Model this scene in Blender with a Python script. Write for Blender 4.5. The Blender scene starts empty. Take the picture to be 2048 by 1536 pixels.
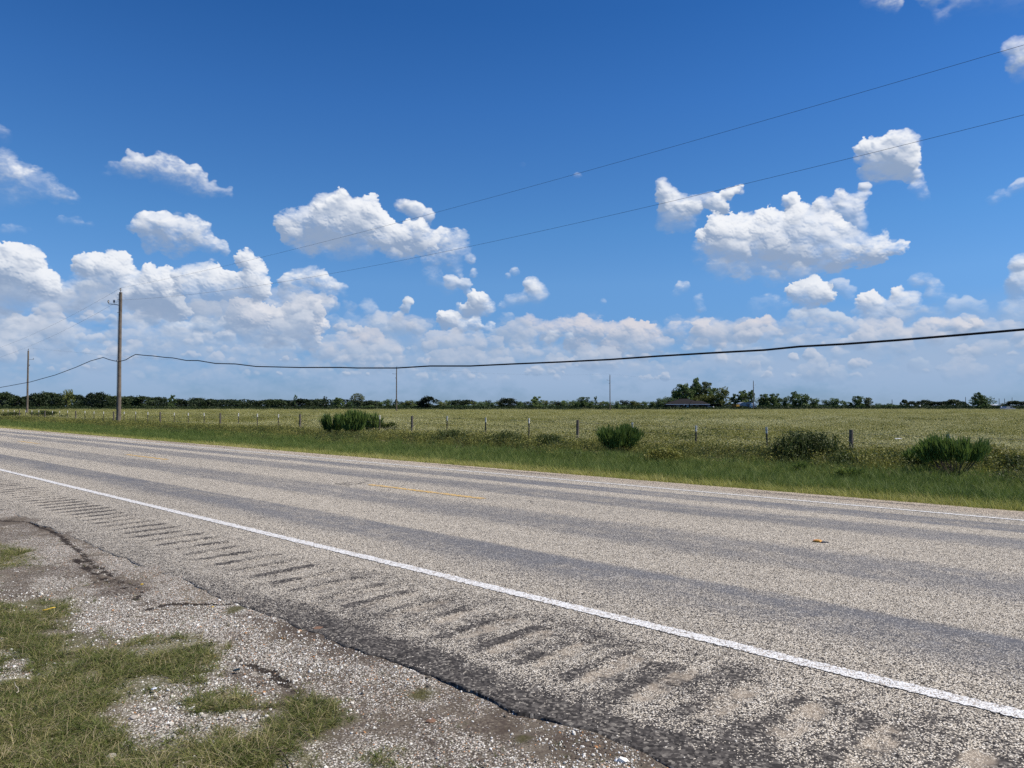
import bpy, bmesh, math, random
import numpy as np
from mathutils import Vector, Matrix
R=math.radians
rng=random.Random(7); nr=np.random.RandomState(11)
scene=bpy.context.scene; COL=scene.collection

# ---------------------------------------------------------------- camera, sun, exposure
# World: X runs along the road, Y across it (away from the camera), Z up, metres.
H_CAM=1.5; FPX=1490.0; PITCH=math.atan(44/FPX)
YAW=math.atan(1554/1490)                       # the road runs off this far left of the view direction
FWD=(-math.cos(YAW),math.sin(YAW)); RGT=(math.sin(YAW),math.cos(YAW))
cam=bpy.data.cameras.new('camera'); camo=bpy.data.objects.new('camera',cam); COL.objects.link(camo)
cam.sensor_width=36; cam.lens=FPX/2048*36; cam.clip_start=0.05; cam.clip_end=20000
camo.location=(0,0,H_CAM)
d=Vector((FWD[0]*math.cos(PITCH),FWD[1]*math.cos(PITCH),math.sin(PITCH)))
camo.rotation_euler=d.to_track_quat('-Z','Y').to_euler()
scene.camera=camo
vs=scene.view_settings; vs.view_transform='Standard'; vs.look='None'; vs.gamma=1; vs.exposure=0.16; vs.use_curve_mapping=False
scene.cycles.use_denoising=False
scene.cycles.max_bounces=6; scene.cycles.diffuse_bounces=3; scene.cycles.transparent_max_bounces=6
scene.cycles.caustics_reflective=False; scene.cycles.caustics_refractive=False

SUN_EL=R(52); SUN_SIDE=R(94)                  # degrees right of the view direction
sdir=Vector((FWD[0]*math.cos(SUN_SIDE)+RGT[0]*math.sin(SUN_SIDE),FWD[1]*math.cos(SUN_SIDE)+RGT[1]*math.sin(SUN_SIDE),0))
sdir=Vector((sdir.x*math.cos(SUN_EL),sdir.y*math.cos(SUN_EL),math.sin(SUN_EL)))   # towards the sun
sl=bpy.data.lights.new('sun','SUN'); sl.energy=5.0; sl.angle=R(0.53); sl.color=(1.0,0.94,0.85)
so=bpy.data.objects.new('sun',sl); COL.objects.link(so); so.rotation_euler=sdir.to_track_quat('Z','Y').to_euler()

# ---------------------------------------------------------------- cumulus simulation (numpy), laid out by azimuth and elevation
HZ=812.0
def px_dir(x,y):
    """photo position -> azimuth right of the view direction, elevation (degrees)"""
    p=math.atan(44/FPX); cx=(x-1024)/FPX; cy=(768-y)/FPX
    # camera pitched up by p
    fy=math.cos(p)-cy*math.sin(p); fz=math.sin(p)+cy*math.cos(p)
    return math.degrees(math.atan2(cx,fy)), math.degrees(math.atan2(fz,math.hypot(cx,fy)))
def spectral(h,w,beta,seed,lo=0.0):
    r=np.random.RandomState(seed)
    f=np.fft.rfft2(r.randn(h,w).astype(np.float32))
    ky=np.fft.fftfreq(h)[:,None]*h; kx=np.fft.rfftfreq(w)[None,:]*w
    k=np.sqrt(kx*kx+ky*ky); k[0,0]=1
    f*=np.where(k<lo,0,k**(-beta)); n=np.fft.irfft2(f,s=(h,w)).astype(np.float32)
    return n/n.std()
def blur(a,s):
    h,w=a.shape; ph=int(3*s)+2
    b=np.pad(a,ph,mode='edge')
    ky=np.fft.fftfreq(b.shape[0])[:,None]; kx=np.fft.rfftfreq(b.shape[1])[None,:]
    g=np.exp(-2*(math.pi*s)**2*(kx*kx+ky*ky))
    return np.fft.irfft2(np.fft.rfft2(b)*g,s=b.shape)[ph:ph+h,ph:ph+w].astype(np.float32)
def bil(a,y,x):
    h,w=a.shape; y=np.clip(y,0,h-1.01); x=np.clip(x,0,w-1.01)
    y0=y.astype(np.int32); x0=x.astype(np.int32); fy=y-y0; fx=x-x0
    return (a[y0,x0]*(1-fx)+a[y0,x0+1]*fx)*(1-fy)+(a[y0+1,x0]*(1-fx)+a[y0+1,x0+1]*fx)*fy
class Sky:
    """cumulus field drawn over a patch of sky; az/el in degrees, ppd texels per degree"""
    def __init__(s,az0,az1,el0,el1,ppd):
        s.az0,s.el0,s.ppd=az0,el0,ppd
        s.w=int((az1-az0)*ppd); s.h=int((el1-el0)*ppd)
        s.rgb=np.zeros((s.h,s.w,3),np.float32); s.a=np.zeros((s.h,s.w),np.float32)
        s.n1=spectral(1024,2048,1.45,3,6); s.n2=spectral(1024,2048,1.45,5,6); s.n3=spectral(1024,2048,1.15,7,20)
        b=np.abs(spectral(1024,2048,1.75,11,22)); s.bil=b/b.std()
    def noise(s,n,y0,x0,h,w,sc):
        yy=((np.arange(h)+y0)*sc)%1023; xx=((np.arange(w)+x0)*sc)%2046
        yi=yy.astype(int); xi=xx.astype(int); fy=(yy-yi)[:,None]; fx=(xx-xi)[None,:]
        g=lambda a,b:n[np.ix_(a,b)]
        return (g(yi,xi)*(1-fx)+g(yi,xi+1)*fx)*(1-fy)+(g(yi+1,xi)*(1-fx)+g(yi+1,xi+1)*fx)*fy
    def cloud(s,puffs,soft=0.0,bright=1.0,warm=0.0,haze=0.0,opac=1.0,seed=0,grey=0.0,flat=1.0,base=True):
        """puffs: (azimuth, elevation, radius) in degrees"""
        rnd=np.random.RandomState(seed+17)
        if soft<0.3 and base:      # thin shaded vapour hanging below and around the heap
            rr=float(np.median([p[2] for p in puffs]))
            s.cloud([(a+rnd.uniform(-.3,.3)*rr,e-r*rnd.uniform(.30,.55),r*rnd.uniform(.8,1.0)) for a,e,r in puffs],soft=.85,grey=.62,haze=min(.9,haze+.08),opac=.72*opac,seed=seed+500,warm=warm*.5,base=False)
        P=[((a-s.az0)*s.ppd,(e-s.el0)*s.ppd,r*s.ppd,0.0) for a,e,r in puffs]
        R=np.median([p[2] for p in P]); lv=P[:]
        allp=[(x,y,r,0.0,0) for x,y,r,z in P]
        def kids(par,n,k0,k1,lev):
            out=[]
            for x,y,r,z in par:
                for _ in range(n):
                    t=rnd.uniform(-0.5,math.pi+0.5); q=rnd.uniform(0.35,0.98)**0.6
                    kr=r*rnd.uniform(k0,k1); zz=math.sqrt(max(0,1-q*q))*r*rnd.uniform(.75,1.0)
                    out.append((x+math.cos(t)*r*q*0.93,y+math.sin(t)*r*q*0.9,kr,z+zz))
            return out
        l1=kids(P,10,.26,.46,1); l1=[p for p in l1 if p[2]>1.2]
        l2=kids(l1,7,.28,.5,2); l2=[p for p in l2 if p[2]>1.1]
        l3=[p for p in kids([q for q in l2 if q[2]>2.2],5,.30,.5,3) if p[2]>0.9] if soft<0.3 and base else []
        m=int(R*0.9+6)
        x0=int(min(p[0]-p[2] for p in P))-m; x1=int(max(p[0]+p[2] for p in P))+m
        y0=int(min(p[1]-p[2] for p in P))-m; y1=int(max(p[1]+p[2] for p in P))+m
        w,h=x1-x0,y1-y0
        Z=np.full((h,w),-R*0.6,np.float32); B=Z.copy()
        for k,(x,y,r,z) in enumerate(P+l1+l2+l3):
            a0=max(0,int(x-r-x0)); a1=min(w,int(x+r-x0)+2); b0=max(0,int(y-r-y0)); b1=min(h,int(y+r-y0)+2)
            if a1<=a0 or b1<=b0: continue
            yy,xx=np.mgrid[b0:b1,a0:a1]; d=((xx+x0-x)/r)**2+((yy+y0-y)/r)**2
            v=np.where(d<1,z+r*np.sqrt(np.clip(1-d,0,1)),-R*0.6)
            Z[b0:b1,a0:a1]=np.maximum(Z[b0:b1,a0:a1],v)
            if k<len(P): B[b0:b1,a0:a1]=np.maximum(B[b0:b1,a0:a1],v)
        # ragged outline
        sc=1.0
        wx=s.noise(s.n1,y0+seed*37,x0+seed*91,h,w,sc); wy=s.noise(s.n2,y0+seed*53,x0+seed*29,h,w,sc)
        fine=s.noise(s.n3,y0,x0+seed*7,h,w,1.0); bl=s.noise(s.bil,y0+seed*13,x0+seed*3,h,w,1.0)
        yy,xx=np.mgrid[0:h,0:w].astype(np.float32); amp=R*(0.10+0.10*soft)
        fx=s.noise(s.n3,y0+seed*5,x0+300,h,w,1.7); fy=s.noise(s.n3,y0+400,x0+seed*3,h,w,1.7); fa=min(2.2,R*0.075)*(1-0.75*soft)
        Z=bil(Z,yy+wy*amp+fy*fa,xx+wx*amp+fx*fa); B=bil(B,yy+wy*amp,xx+wx*amp)
        sv=np.clip(0.64+0.45*s.noise(s.n1,y0+seed*11+200,x0+seed*57,h,w,0.8),0,1)   # crisp here, frayed there
        Za=blur(Z,0.5+R*0.10*soft); Zb=blur(Z,1.5+R*(0.16+0.25*soft)); Zs=Za*(1-sv)+Zb*sv
        T=Zs+R*0.12*soft-R*(0.11*bl*(0.3+0.5*soft+0.7*sv)+0.05*np.abs(fine)*(1-soft))
        low=np.clip((np.arange(h)[:,None]-(m*0.6))/(h*0.55),0,1)   # towards the flat, frayed underside
        T=T+R*0.05-R*0.20*(1-low)**1.5*np.clip(0.6+0.5*wx,0,1.6)
        k=R*(0.05+0.40*soft**1.2)
        k=k*(1+7.0*(1-low)*(0.5+soft))*(1+5.5*sv*sv)
        al=1-np.exp(-np.clip(T,0,None)/k)
        al*=opac*(1-0.25*soft*np.clip(bl-0.8,0,1.4))
        al=np.clip(al,0,1)
        # light: sun high on the right
        def dif(F):
            gy,gx=np.gradient(F); nz=1/np.sqrt(gx*gx+gy*gy+1); return (-gx*0.42+(-gy)*0.80+0.45)*nz
        d1=dif(blur(Z,0.9+R*(0.05+0.14*soft))); d2=dif(blur(B,R*0.25)); 
        up=np.zeros_like(al)   # cloud standing above, towards the sun
        c=blur(al,R*0.3)
        for q in (0.35,0.8,1.4,2.1,2.9):
            sh=int(q*R); sx=int(q*R*0.4)
            t=np.zeros_like(c)
            if sh<h and sx<w: t[:h-sh,:w-sx]=c[sh:,sx:]
            up+=t*0.2
        d3=dif(blur(Z,1.0+R*0.16))
        lit=0.14+0.34*np.clip(dif(blur(Z,0.8)),-0.3,1.1)*(1-soft)+0.34*soft*d1+0.28*np.clip(d3,-0.3,1.1)+0.26*np.clip(d2,-0.3,1.0)
        lit=lit+0.36-1.05*up-0.26*(1-low)
        thin=np.clip(1-T/(R*0.9),0,1); lit=lit+0.10*thin
        lit=np.clip(lit*(1-grey*0.55),0.0,1.0)
        lit=lit*lit*(3-2*lit)*0.5+lit*0.5
        c0=np.array([0.27,0.36,0.52]); c1=np.array([0.88,0.90,0.94])*bright
        w1=np.array([0.80,0.72,0.71]); c1=c1*(1-warm)+w1*warm
        col=c0+(c1-c0)*lit[...,None]
        hz=np.array([0.265,0.40,0.60])
        col=col*(1-haze)+hz*haze
        X0,X1,Y0,Y1=max(0,x0),min(s.w,x1),max(0,y0),min(s.h,y1)
        if X1<=X0 or Y1<=Y0: return
        sl=(slice(Y0-y0,Y1-y0),slice(X0-x0,X1-x0)); a=al[sl]
        D=(slice(Y0,Y1),slice(X0,X1))
        s.rgb[D]=s.rgb[D]*(1-a[...,None])+col[sl]*a[...,None]; s.a[D]=s.a[D]*(1-a)+a
def P(*t):
    """photo-measured puffs (x, y, radius in photo pixels)"""
    out=[]
    for x,y,r in t:
        a,e=px_dir(x,y); a2,_=px_dir(x+r,y); out.append((a,e,(abs(a2-a)*0.5+r*0.5/26.0)*(1.04 if y<560 else 1.22)))
    return out
def random_band(s,rnd,az0,az1,el,n,r0,r1,**kw):
    for i in range(n):
        a=rnd.uniform(az0,az1); e=el*rnd.uniform(.8,1.2); R=rnd.uniform(r0,r1); pf=[]
        m=rnd.randint(4,9); wd=R*rnd.uniform(1.5,4.0)
        for j in range(m):
            q=rnd.uniform(-1,1); rr=R*(1-0.55*abs(q))*rnd.uniform(.5,1.0)
            pf.append((a+q*wd,e+rr*rnd.uniform(0.1,0.9),rr))
        s.cloud(pf,seed=rnd.randint(0,9999),**kw)
def photo_clouds(ppd=22):
    s=Sky(-44,44,-1,34,ppd); rnd=np.random.RandomState(4)
    # far ranks just over the horizon
    random_band(s,rnd,-46,46,1.6,46,.35,.8,soft=.75,haze=.80,warm=.6,opac=.55)
    random_band(s,rnd,-46,46,2.7,46,.4,.95,soft=.6,haze=.66,warm=.75,opac=.62)
    random_band(s,rnd,-46,46,3.6,34,.5,1.1,soft=.5,haze=.55,warm=.55,opac=.7)
    random_band(s,rnd,-46,-8,4.8,18,.7,1.4,soft=.5,haze=.5,warm=.2,opac=.75,grey=.25)
    random_band(s,rnd,22,46,4.6,12,.6,1.2,soft=.5,haze=.5,warm=.3,opac=.75,grey=.2)
    random_band(s,rnd,-14,24,4.6,9,.5,1.0,soft=.6,haze=.6,warm=.3,opac=.6,grey=.2)
    random_band(s,rnd,-40,-16,6.2,7,.9,1.4,soft=.7,haze=.5,grey=.6,opac=.6)
    # thin veil of haze cloud low down, heavier on the left
    n=s.noise(s.n1,0,0,s.h,s.w,0.35); n2=s.noise(s.n2,300,0,s.h,s.w,0.9)
    el=(np.arange(s.h)/s.ppd-1)[:,None]; az=(np.arange(s.w)/s.ppd-44)[None,:]
    top=5.4+2.0/(1+np.exp((az+14)/4))+1.0/(1+np.exp(-(az-24)/4))
    v=np.clip(1.1-np.abs(el-top*0.45)/(top*0.75),0,1)*np.clip(0.70+0.22*n+0.10*n2,0,0.95)*0.95
    v=v*v*(3-2*v); vc=np.array([0.33,0.45,0.64])
    s.rgb=s.rgb*(1-v[...,None])+vc*v[...,None]; s.a=s.a*(1-v)+v
    for e_,n_,r_,hz_ in ((2.0,16,.5,.55),(3.2,18,.7,.42),(4.6,14,.9,.34),(6.0,8,1.0,.30)):
        random_band(s,rnd,-46,46 if e_<5 else -6,e_,n_,r_,r_*1.5,soft=.85,haze=hz_,grey=.9,opac=.7)
        random_band(s,rnd,-46,46 if e_<5 else -8,e_+.3,int(n_*1.5),r_*.5,r_*.9,soft=.2,haze=hz_,warm=.55,opac=.75)
    random_band(s,rnd,-46,46,2.2,26,.25,.6,soft=.45,haze=.62,warm=.6,opac=.6)
    random_band(s,rnd,-46,46,3.4,26,.3,.7,soft=.35,haze=.5,warm=.6,opac=.65)
    random_band(s,rnd,-46,-10,5.2,10,.4,.8,soft=.35,haze=.4,warm=.35,opac=.7)
    # ranks measured in the photograph, far to near
    C=lambda pts,**k: s.cloud(P(*pts),**k)
    C([(1055,640,14),(1075,655,14),(1100,665,18),(1130,655,16),(1165,660,22),(1200,665,22),(1235,665,20),(1265,670,22),(1300,675,20),(1320,690,14),(1150,690,20),(1220,695,20),(1280,700,20)],warm=.85,haze=.24,soft=.08,seed=1,opac=.95)
    C([(1400,662,18),(1425,675,18),(1385,685,14),(1440,690,12)],warm=.8,haze=.28,soft=.12,seed=2)
    C([(1480,662,12),(1505,655,14),(1528,650,14),(1500,675,14),(1545,655,8)],warm=.8,haze=.26,soft=.1,seed=3)
    C([(700,690,20),(740,680,20),(775,695,18),(660,700,16),(800,715,14),(730,710,18)],warm=.85,haze=.4,soft=.3,seed=4,opac=.8)
    C([(900,720,18),(940,715,18),(985,720,16),(860,730,14),(1020,730,14)],warm=.85,haze=.5,soft=.35,seed=5,opac=.8)
    C([(1780,655,14),(1800,670,16),(1850,655,18),(1880,650,14),(1870,675,16),(1905,650,14),(1925,665,14),(1950,650,10)],warm=.6,haze=.3,soft=.15,seed=6)
    C([(1110,672,10),(1140,676,10),(1100,683,10)],grey=.6,haze=.3,soft=.4,seed=7)
    C([(40,660,20),(80,655,18),(120,660,16),(20,670,18),(150,668,10)],haze=.3,warm=.3,soft=.35,seed=8)
    C([(345,660,14),(370,662,16),(400,652,15),(430,660,16),(455,650,14),(480,668,16),(520,675,16)],haze=.3,soft=.35,seed=9)
    C([(490,620,24),(510,640,28),(545,630,18),(560,650,24),(480,650,20),(610,640,32),(590,665,26),(635,655,18),(550,680,22),(500,675,20),(620,680,22)],haze=.08,warm=.35,soft=.04,seed=10)
    C([(530,698,20),(580,702,20),(640,702,18),(700,706,14)],grey=.75,haze=.3,soft=.7,seed=11,opac=.7)
    C([(700,640,14),(730,612,12),(742,620,12),(690,650,12),(755,655,18),(720,660,14)],haze=.3,soft=.5,seed=12,grey=.2)
    C([(815,602,8),(808,618,9),(795,635,9)],haze=.25,soft=.4,seed=13)
    C([(820,652,10),(835,660,10),(850,650,9)],haze=.35,soft=.4,seed=14,warm=.4)
    C([(1600,648,24),(1640,650,26),(1685,652,20),(1565,660,14),(1720,662,16)],grey=.75,haze=.3,soft=.4,seed=15,opac=.9)
    C([(1540,612,16),(1510,618,16),(1575,610,12)],haze=.35,soft=.7,seed=16,opac=.7)
    C([(1740,612,22),(1765,617,18),(1750,635,20),(1800,590,14),(1812,608,18),(1790,630,18),(1835,590,10)],haze=.1,warm=.1,soft=.12,seed=17)
    C([(1600,585,20),(1622,568,14),(1640,590,20),(1615,605,20),(1650,588,10)],haze=.08,soft=.08,seed=18)
    C([(1680,572,16),(1698,586,12),(1700,600,8)],haze=.2,soft=.75,seed=19,opac=.6)
    C([(1830,568,14),(1850,565,12),(1870,580,12),(1870,600,16),(1900,600,12)],haze=.25,soft=.75,seed=20,opac=.65,grey=.2)
    C([(1960,620,14),(1900,620,14),(1930,612,14)],haze=.35,soft=.8,seed=21,opac=.6)
    C([(2030,530,16),(2050,525,20),(2025,560,12),(2045,570,22),(2030,595,18),(2060,600,22)],haze=.12,soft=.1,seed=22)
    C([(2000,620,16),(2030,635,24),(2060,640,30),(2010,660,20),(2045,670,20)],haze=.3,soft=.45,grey=.6,seed=23)
    C([(1365,578,13),(1355,590,9)],haze=.15,soft=.55,seed=24,opac=.8); C([(1393,600,10),(1402,617,9)],haze=.15,soft=.5,seed=25,opac=.8)
    C([(895,640,15),(918,652,16),(950,652,14),(980,658,10),(885,655,8)],haze=.08,soft=.25,seed=27)
    C([(955,612,19),(932,622,14),(976,620,12)],haze=.06,soft=.25,seed=26)
    C([(940,682,20),(990,686,22),(1040,680,20),(1010,660,22),(900,684,14)],grey=.85,haze=.3,soft=.75,seed=28,opac=.75)
    C([(1062,572,14),(1072,592,17),(1085,592,10),(1040,600,14),(1022,604,13),(1002,614,8)],haze=.05,soft=.25,seed=29)
    C([(1030,543,9),(1016,552,6)],soft=.6,seed=30,opac=.75,haze=.1)
    for q in range(44):      # hazy heaps crowding towards the horizon, centre and right
        x_=rnd.uniform(700,2100); y_=rnd.uniform(648,748); r_=rnd.uniform(12,26)
        C([(x_+rnd.uniform(-2.2,2.2)*r_,y_+rnd.uniform(-.3,.3)*r_,r_*rnd.uniform(.45,.9)) for _ in range(7)],grey=rnd.choice([.1,.1,.7]),haze=min(.8,.28+.004*(y_-648)),soft=rnd.choice([.2,.4,.8]),warm=.6,opac=.72,seed=900+q)
    # left bank
    for q in range(26):
        x_=rnd.uniform(-60,760); y_=rnd.uniform(600,720); r_=rnd.uniform(18,34)
        C([(x_+rnd.uniform(-1.6,1.6)*r_,y_+rnd.uniform(-.3,.3)*r_,r_*rnd.uniform(.5,1)) for _ in range(6)],grey=rnd.choice([.15,.8]),haze=.25+.002*(y_-600),soft=rnd.choice([.35,.8]),warm=.3,opac=.75,seed=700+q)
    C([(0,590,60),(60,605,40),(120,615,36),(180,620,36),(240,622,32),(320,630,26),(410,632,24)],grey=.45,haze=.22,soft=.45,seed=31)
    C([(0,525,30),(35,520,24),(70,513,19),(86,532,12),(30,560,46),(0,580,46),(85,575,28)],haze=.06,soft=.12,seed=32)
    C([(175,530,26),(230,535,28),(200,565,38),(140,592,30),(250,575,24),(165,610,24)],haze=.06,soft=.12,seed=33)
    C([(300,565,22),(345,560,18),(320,592,33),(275,600,26),(345,618,26),(300,622,24)],haze=.07,soft=.12,seed=34)
    C([(490,522,19),(506,545,22),(500,575,28),(420,548,26),(380,562,24),(445,582,34),(385,602,34),(445,615,24)],haze=.05,soft=.12,seed=35)
    C([(590,572,20),(625,558,25),(645,580,22),(578,592,16),(610,595,18)],haze=.08,soft=.35,seed=36,grey=.15)
    C([(680,578,12),(690,588,8)],soft=.6,seed=37,haze=.1)
    C([(290,455,26),(340,462,34),(385,470,32),(350,490,30),(420,492,22),(300,492,20),(450,500,14)],soft=.35,grey=.15,seed=38)
    C([(320,445,16),(350,440,18),(375,447,14)],soft=.7,grey=.75,seed=39,opac=.7)
    C([(200,344,13),(235,345,16),(270,338,25),(318,346,30),(350,356,30),(385,368,26),(420,382,20),(448,388,14)],soft=.62,grey=.38,seed=40,opac=.9)
    C([(8,340,34),(45,368,36),(88,386,28),(130,398,18),(160,402,10),(0,395,30)],soft=.55,grey=.3,seed=41,opac=.95)
    C([(0,270,20),(10,295,12)],soft=1,grey=.3,seed=48,opac=.35)
    C([(125,443,10),(150,447,11),(178,450,8)],soft=.9,seed=42,opac=.5); C([(10,462,12),(40,464,9),(60,462,6)],soft=.8,seed=43,opac=.6)
    # the two large clouds
    C([(880,480,28),(912,490,24),(932,510,16),(900,520,28),(870,525,25),(915,548,20)],soft=.38,grey=.12,seed=45)
    C([(942,522,11),(948,548,8),(930,570,11),(938,588,8),(905,565,14)],soft=.45,seed=46,opac=.85)
    C([(870,560,16),(895,580,14),(855,550,14)],soft=1,seed=47,opac=.45,grey=.2)
    C([(800,410,14),(825,415,20),(850,430,19),(835,447,18)],soft=.5,grey=.32,seed=44)
    C([(572,450,25),(600,442,27),(590,475,25),(655,425,32),(685,410,24),(650,462,38),(710,440,35),(740,432,28),(762,452,28),(720,480,36),(680,490,30),(620,492,24),(780,480,34),(830,470,28),(800,500,26),(848,490,26)],soft=.1,seed=49)
    C([(600,505,16),(660,512,18),(730,508,18),(790,512,14)],soft=.7,grey=.75,seed=62,opac=.55)
    C([(680,400,16),(668,415,18),(640,425,16),(735,428,16),(700,418,14)],soft=.05,seed=63)
    C([(1326,368,14),(1340,395,22),(1350,430,28),(1385,415,22),(1335,450,22),(1370,452,18),(1420,402,18),(1440,418,17),(1455,388,12),(1474,378,9)],soft=.14,seed=50)
    C([(1480,376,6),(1483,388,5)],soft=.4,seed=56)
    C([(1585,430,22),(1580,400,16),(1640,420,20),(1680,402,18),(1692,430,27),(1715,402,17),(1733,388,11),(1700,462,24),(1722,452,16)],soft=.14,seed=51)
    C([(1412,480,20),(1430,452,22),(1452,490,48),(1500,458,30),(1540,452,32),(1520,500,48),(1600,462,42),(1590,512,50),(1652,470,42),(1660,512,42),(1722,502,34),(1762,492,26),(1788,495,18),(1482,535,26),(1560,545,22),(1440,528,20)],soft=.12,seed=52)
    C([(1430,540,22),(1480,552,22),(1540,556,22),(1600,550,20)],soft=.6,grey=.7,seed=64,opac=.6)
    C([(1462,495,12),(1480,502,16),(1470,510,12),(1492,512,10)],soft=.3,seed=65,opac=.75)
    C([(1640,470,16),(1660,480,16),(1680,500,16),(1655,505,12)],soft=.3,seed=66,opac=.7)
    C([(1725,300,16),(1752,297,18),(1782,290,24),(1812,285,20),(1828,276,11),(1760,328,32),(1800,325,32),(1732,350,16),(1822,350,20),(1715,322,10)],soft=.14,seed=53)
    C([(1832,372,14),(1845,390,11),(1862,405,6),(1730,375,11)],soft=.55,seed=54,opac=.85)
    C([(2016,100,15),(2038,95,22),(2050,130,26),(2042,155,16)],soft=.3,seed=55,grey=.1)
    C([(1730,2,14),(1780,4,24),(1860,-4,24),(1880,38,14),(1935,8,28),(2000,2,34),(2045,8,36),(1960,24,16),(1790,30,8)],soft=1,seed=57,opac=.62,grey=.25)
    C([(1985,402,12),(2005,390,11),(2030,380,10),(2050,372,14)],soft=.9,seed=58,opac=.55)
    C([(1155,350,7)],soft=.8,seed=59,opac=.4); C([(1045,330,6)],soft=1,seed=60,opac=.25); C([(1205,603,6),(1190,624,5)],soft=1,seed=61,opac=.4,grey=.4)
    return s

# ---------------------------------------------------------------- world: daylight sky with cumulus
world=bpy.data.worlds.new('World'); scene.world=world; world.use_nodes=True
wn=world.node_tree; wn.nodes.clear()
def make_image(name,s):
    im=bpy.data.images.new(name,s.w,s.h,alpha=True,float_buffer=True); im.colorspace_settings.name='Non-Color'; im.alpha_mode='CHANNEL_PACKED'
    px=np.empty((s.h,s.w,4),np.float32); px[...,:3]=s.rgb; px[...,3]=s.a
    im.pixels.foreach_set(px.ravel()); im.update(); im.pack(); return im
def build_world():
    n=wn.nodes; L=wn.links.new
    def mth(op,a,b=None,c=None):
        m=n.new('ShaderNodeMath'); m.operation=op
        for i,v in enumerate((a,b,c)):
            if v is None: continue
            if isinstance(v,(int,float)): m.inputs[i].default_value=v
            else: L(v,m.inputs[i])
        return m.outputs[0]
    sky=n.new('ShaderNodeTexSky'); sky.sky_type='NISHITA'; sky.sun_disc=False
    sky.sun_elevation=SUN_EL; sky.sun_rotation=math.atan2(sdir.x,sdir.y)
    sky.altitude=0; sky.air_density=1.0; sky.dust_density=0.0; sky.ozone_density=10.0
    tc=n.new('ShaderNodeTexCoord'); sp=n.new('ShaderNodeSeparateXYZ'); L(tc.outputs['Generated'],sp.inputs[0])
    x,y,z=sp.outputs
    f=mth('ADD',mth('MULTIPLY',x,FWD[0]),mth('MULTIPLY',y,FWD[1])); r=mth('ADD',mth('MULTIPLY',x,RGT[0]),mth('MULTIPLY',y,RGT[1]))
    az=mth('MULTIPLY',mth('ARCTAN2',r,f),180/math.pi)
    el=mth('MULTIPLY',mth('ARCTAN2',z,mth('SQRT',mth('ADD',mth('MULTIPLY',x,x),mth('MULTIPLY',y,y)))),180/math.pi)
    def tex(s,name):
        u=mth('DIVIDE',mth('SUBTRACT',az,s.az0),s.w/s.ppd); v=mth('DIVIDE',mth('SUBTRACT',el,s.el0),s.h/s.ppd)
        cb=n.new('ShaderNodeCombineXYZ'); L(u,cb.inputs[0]); L(v,cb.inputs[1])
        t=n.new('ShaderNodeTexImage'); t.image=make_image(name,s); t.extension='CLIP'; t.interpolation='Linear'; L(cb.outputs[0],t.inputs[0])
        return t.outputs['Color'],t.outputs['Alpha']
    c1,a1=tex(photo_clouds(24),'cumulus_ahead'); c2,a2=tex(other_clouds(),'cumulus_around')
    def scale(c,k):
        v=n.new('ShaderNodeVectorMath'); v.operation='SCALE'; L(c,v.inputs[0]); L(k,v.inputs['Scale']); return v.outputs[0]
    inv1=mth('SUBTRACT',1.0,a1); inv2=mth('SUBTRACT',1.0,a2)
    ad=n.new('ShaderNodeVectorMath'); ad.operation='ADD'; L(c1,ad.inputs[0]); L(scale(c2,inv1),ad.inputs[1])
    # the phone's deep blue rendering of a humid summer sky: a tint by elevation
    cr=n.new('ShaderNodeValToRGB'); L(mth('DIVIDE',el,40.0),cr.inputs[0]); e=cr.color_ramp.elements
    st=[(0.0,(.38,.51,.80)),(.04,(.42,.55,.82)),(.12,(.55,.71,.92)),(.23,(.72,.90,1.02)),(.33,(.64,.92,1.05)),(.55,(.44,.80,1.06)),(.70,(.31,.69,.98)),(1.0,(.26,.62,.92))]
    while len(e)<len(st): e.new(0.5)
    for q,(p_,c_) in zip(e,st): q.position=p_; q.color=(*c_,1)
    hs=n.new('ShaderNodeVectorMath'); hs.operation='MULTIPLY'; L(sky.outputs[0],hs.inputs[0]); L(cr.outputs[0],hs.inputs[1])
    b1=n.new('ShaderNodeBackground'); b1.inputs['Strength'].default_value=SKY_STR
    L(scale(hs.outputs[0],mth('MULTIPLY',inv1,inv2)),b1.inputs['Color'])
    b2=n.new('ShaderNodeBackground'); b2.inputs['Strength'].default_value=0.92; L(ad.outputs[0],b2.inputs['Color'])
    a=n.new('ShaderNodeAddShader'); L(b1.outputs[0],a.inputs[0]); L(b2.outputs[0],a.inputs[1])
    o=n.new('ShaderNodeOutputWorld'); L(a.outputs[0],o.inputs['Surface'])
SKY_STR=0.100
def other_clouds():
    s=Sky(-180,180,-1,75,5); rnd=np.random.RandomState(8)
    def far(kw_el,n,r0,r1,**kw):
        for i in range(n):
            sg=rnd.choice([-1,1]); a=sg*rnd.uniform(52,176); random_band(s,rnd,a,a+.01,kw_el*rnd.uniform(.8,1.25),1,r0,r1,**kw)
    far(2.5,70,.6,1.2,soft=.6,haze=.65,warm=.5,opac=.7); far(5,50,.9,1.8,soft=.4,haze=.35,opac=.9)
    far(10,34,1.3,2.6,soft=.3,haze=.1); far(20,18,2.,4.,soft=.35); far(38,7,3.,5.,soft=.5)
    return s
build_world()

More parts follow.
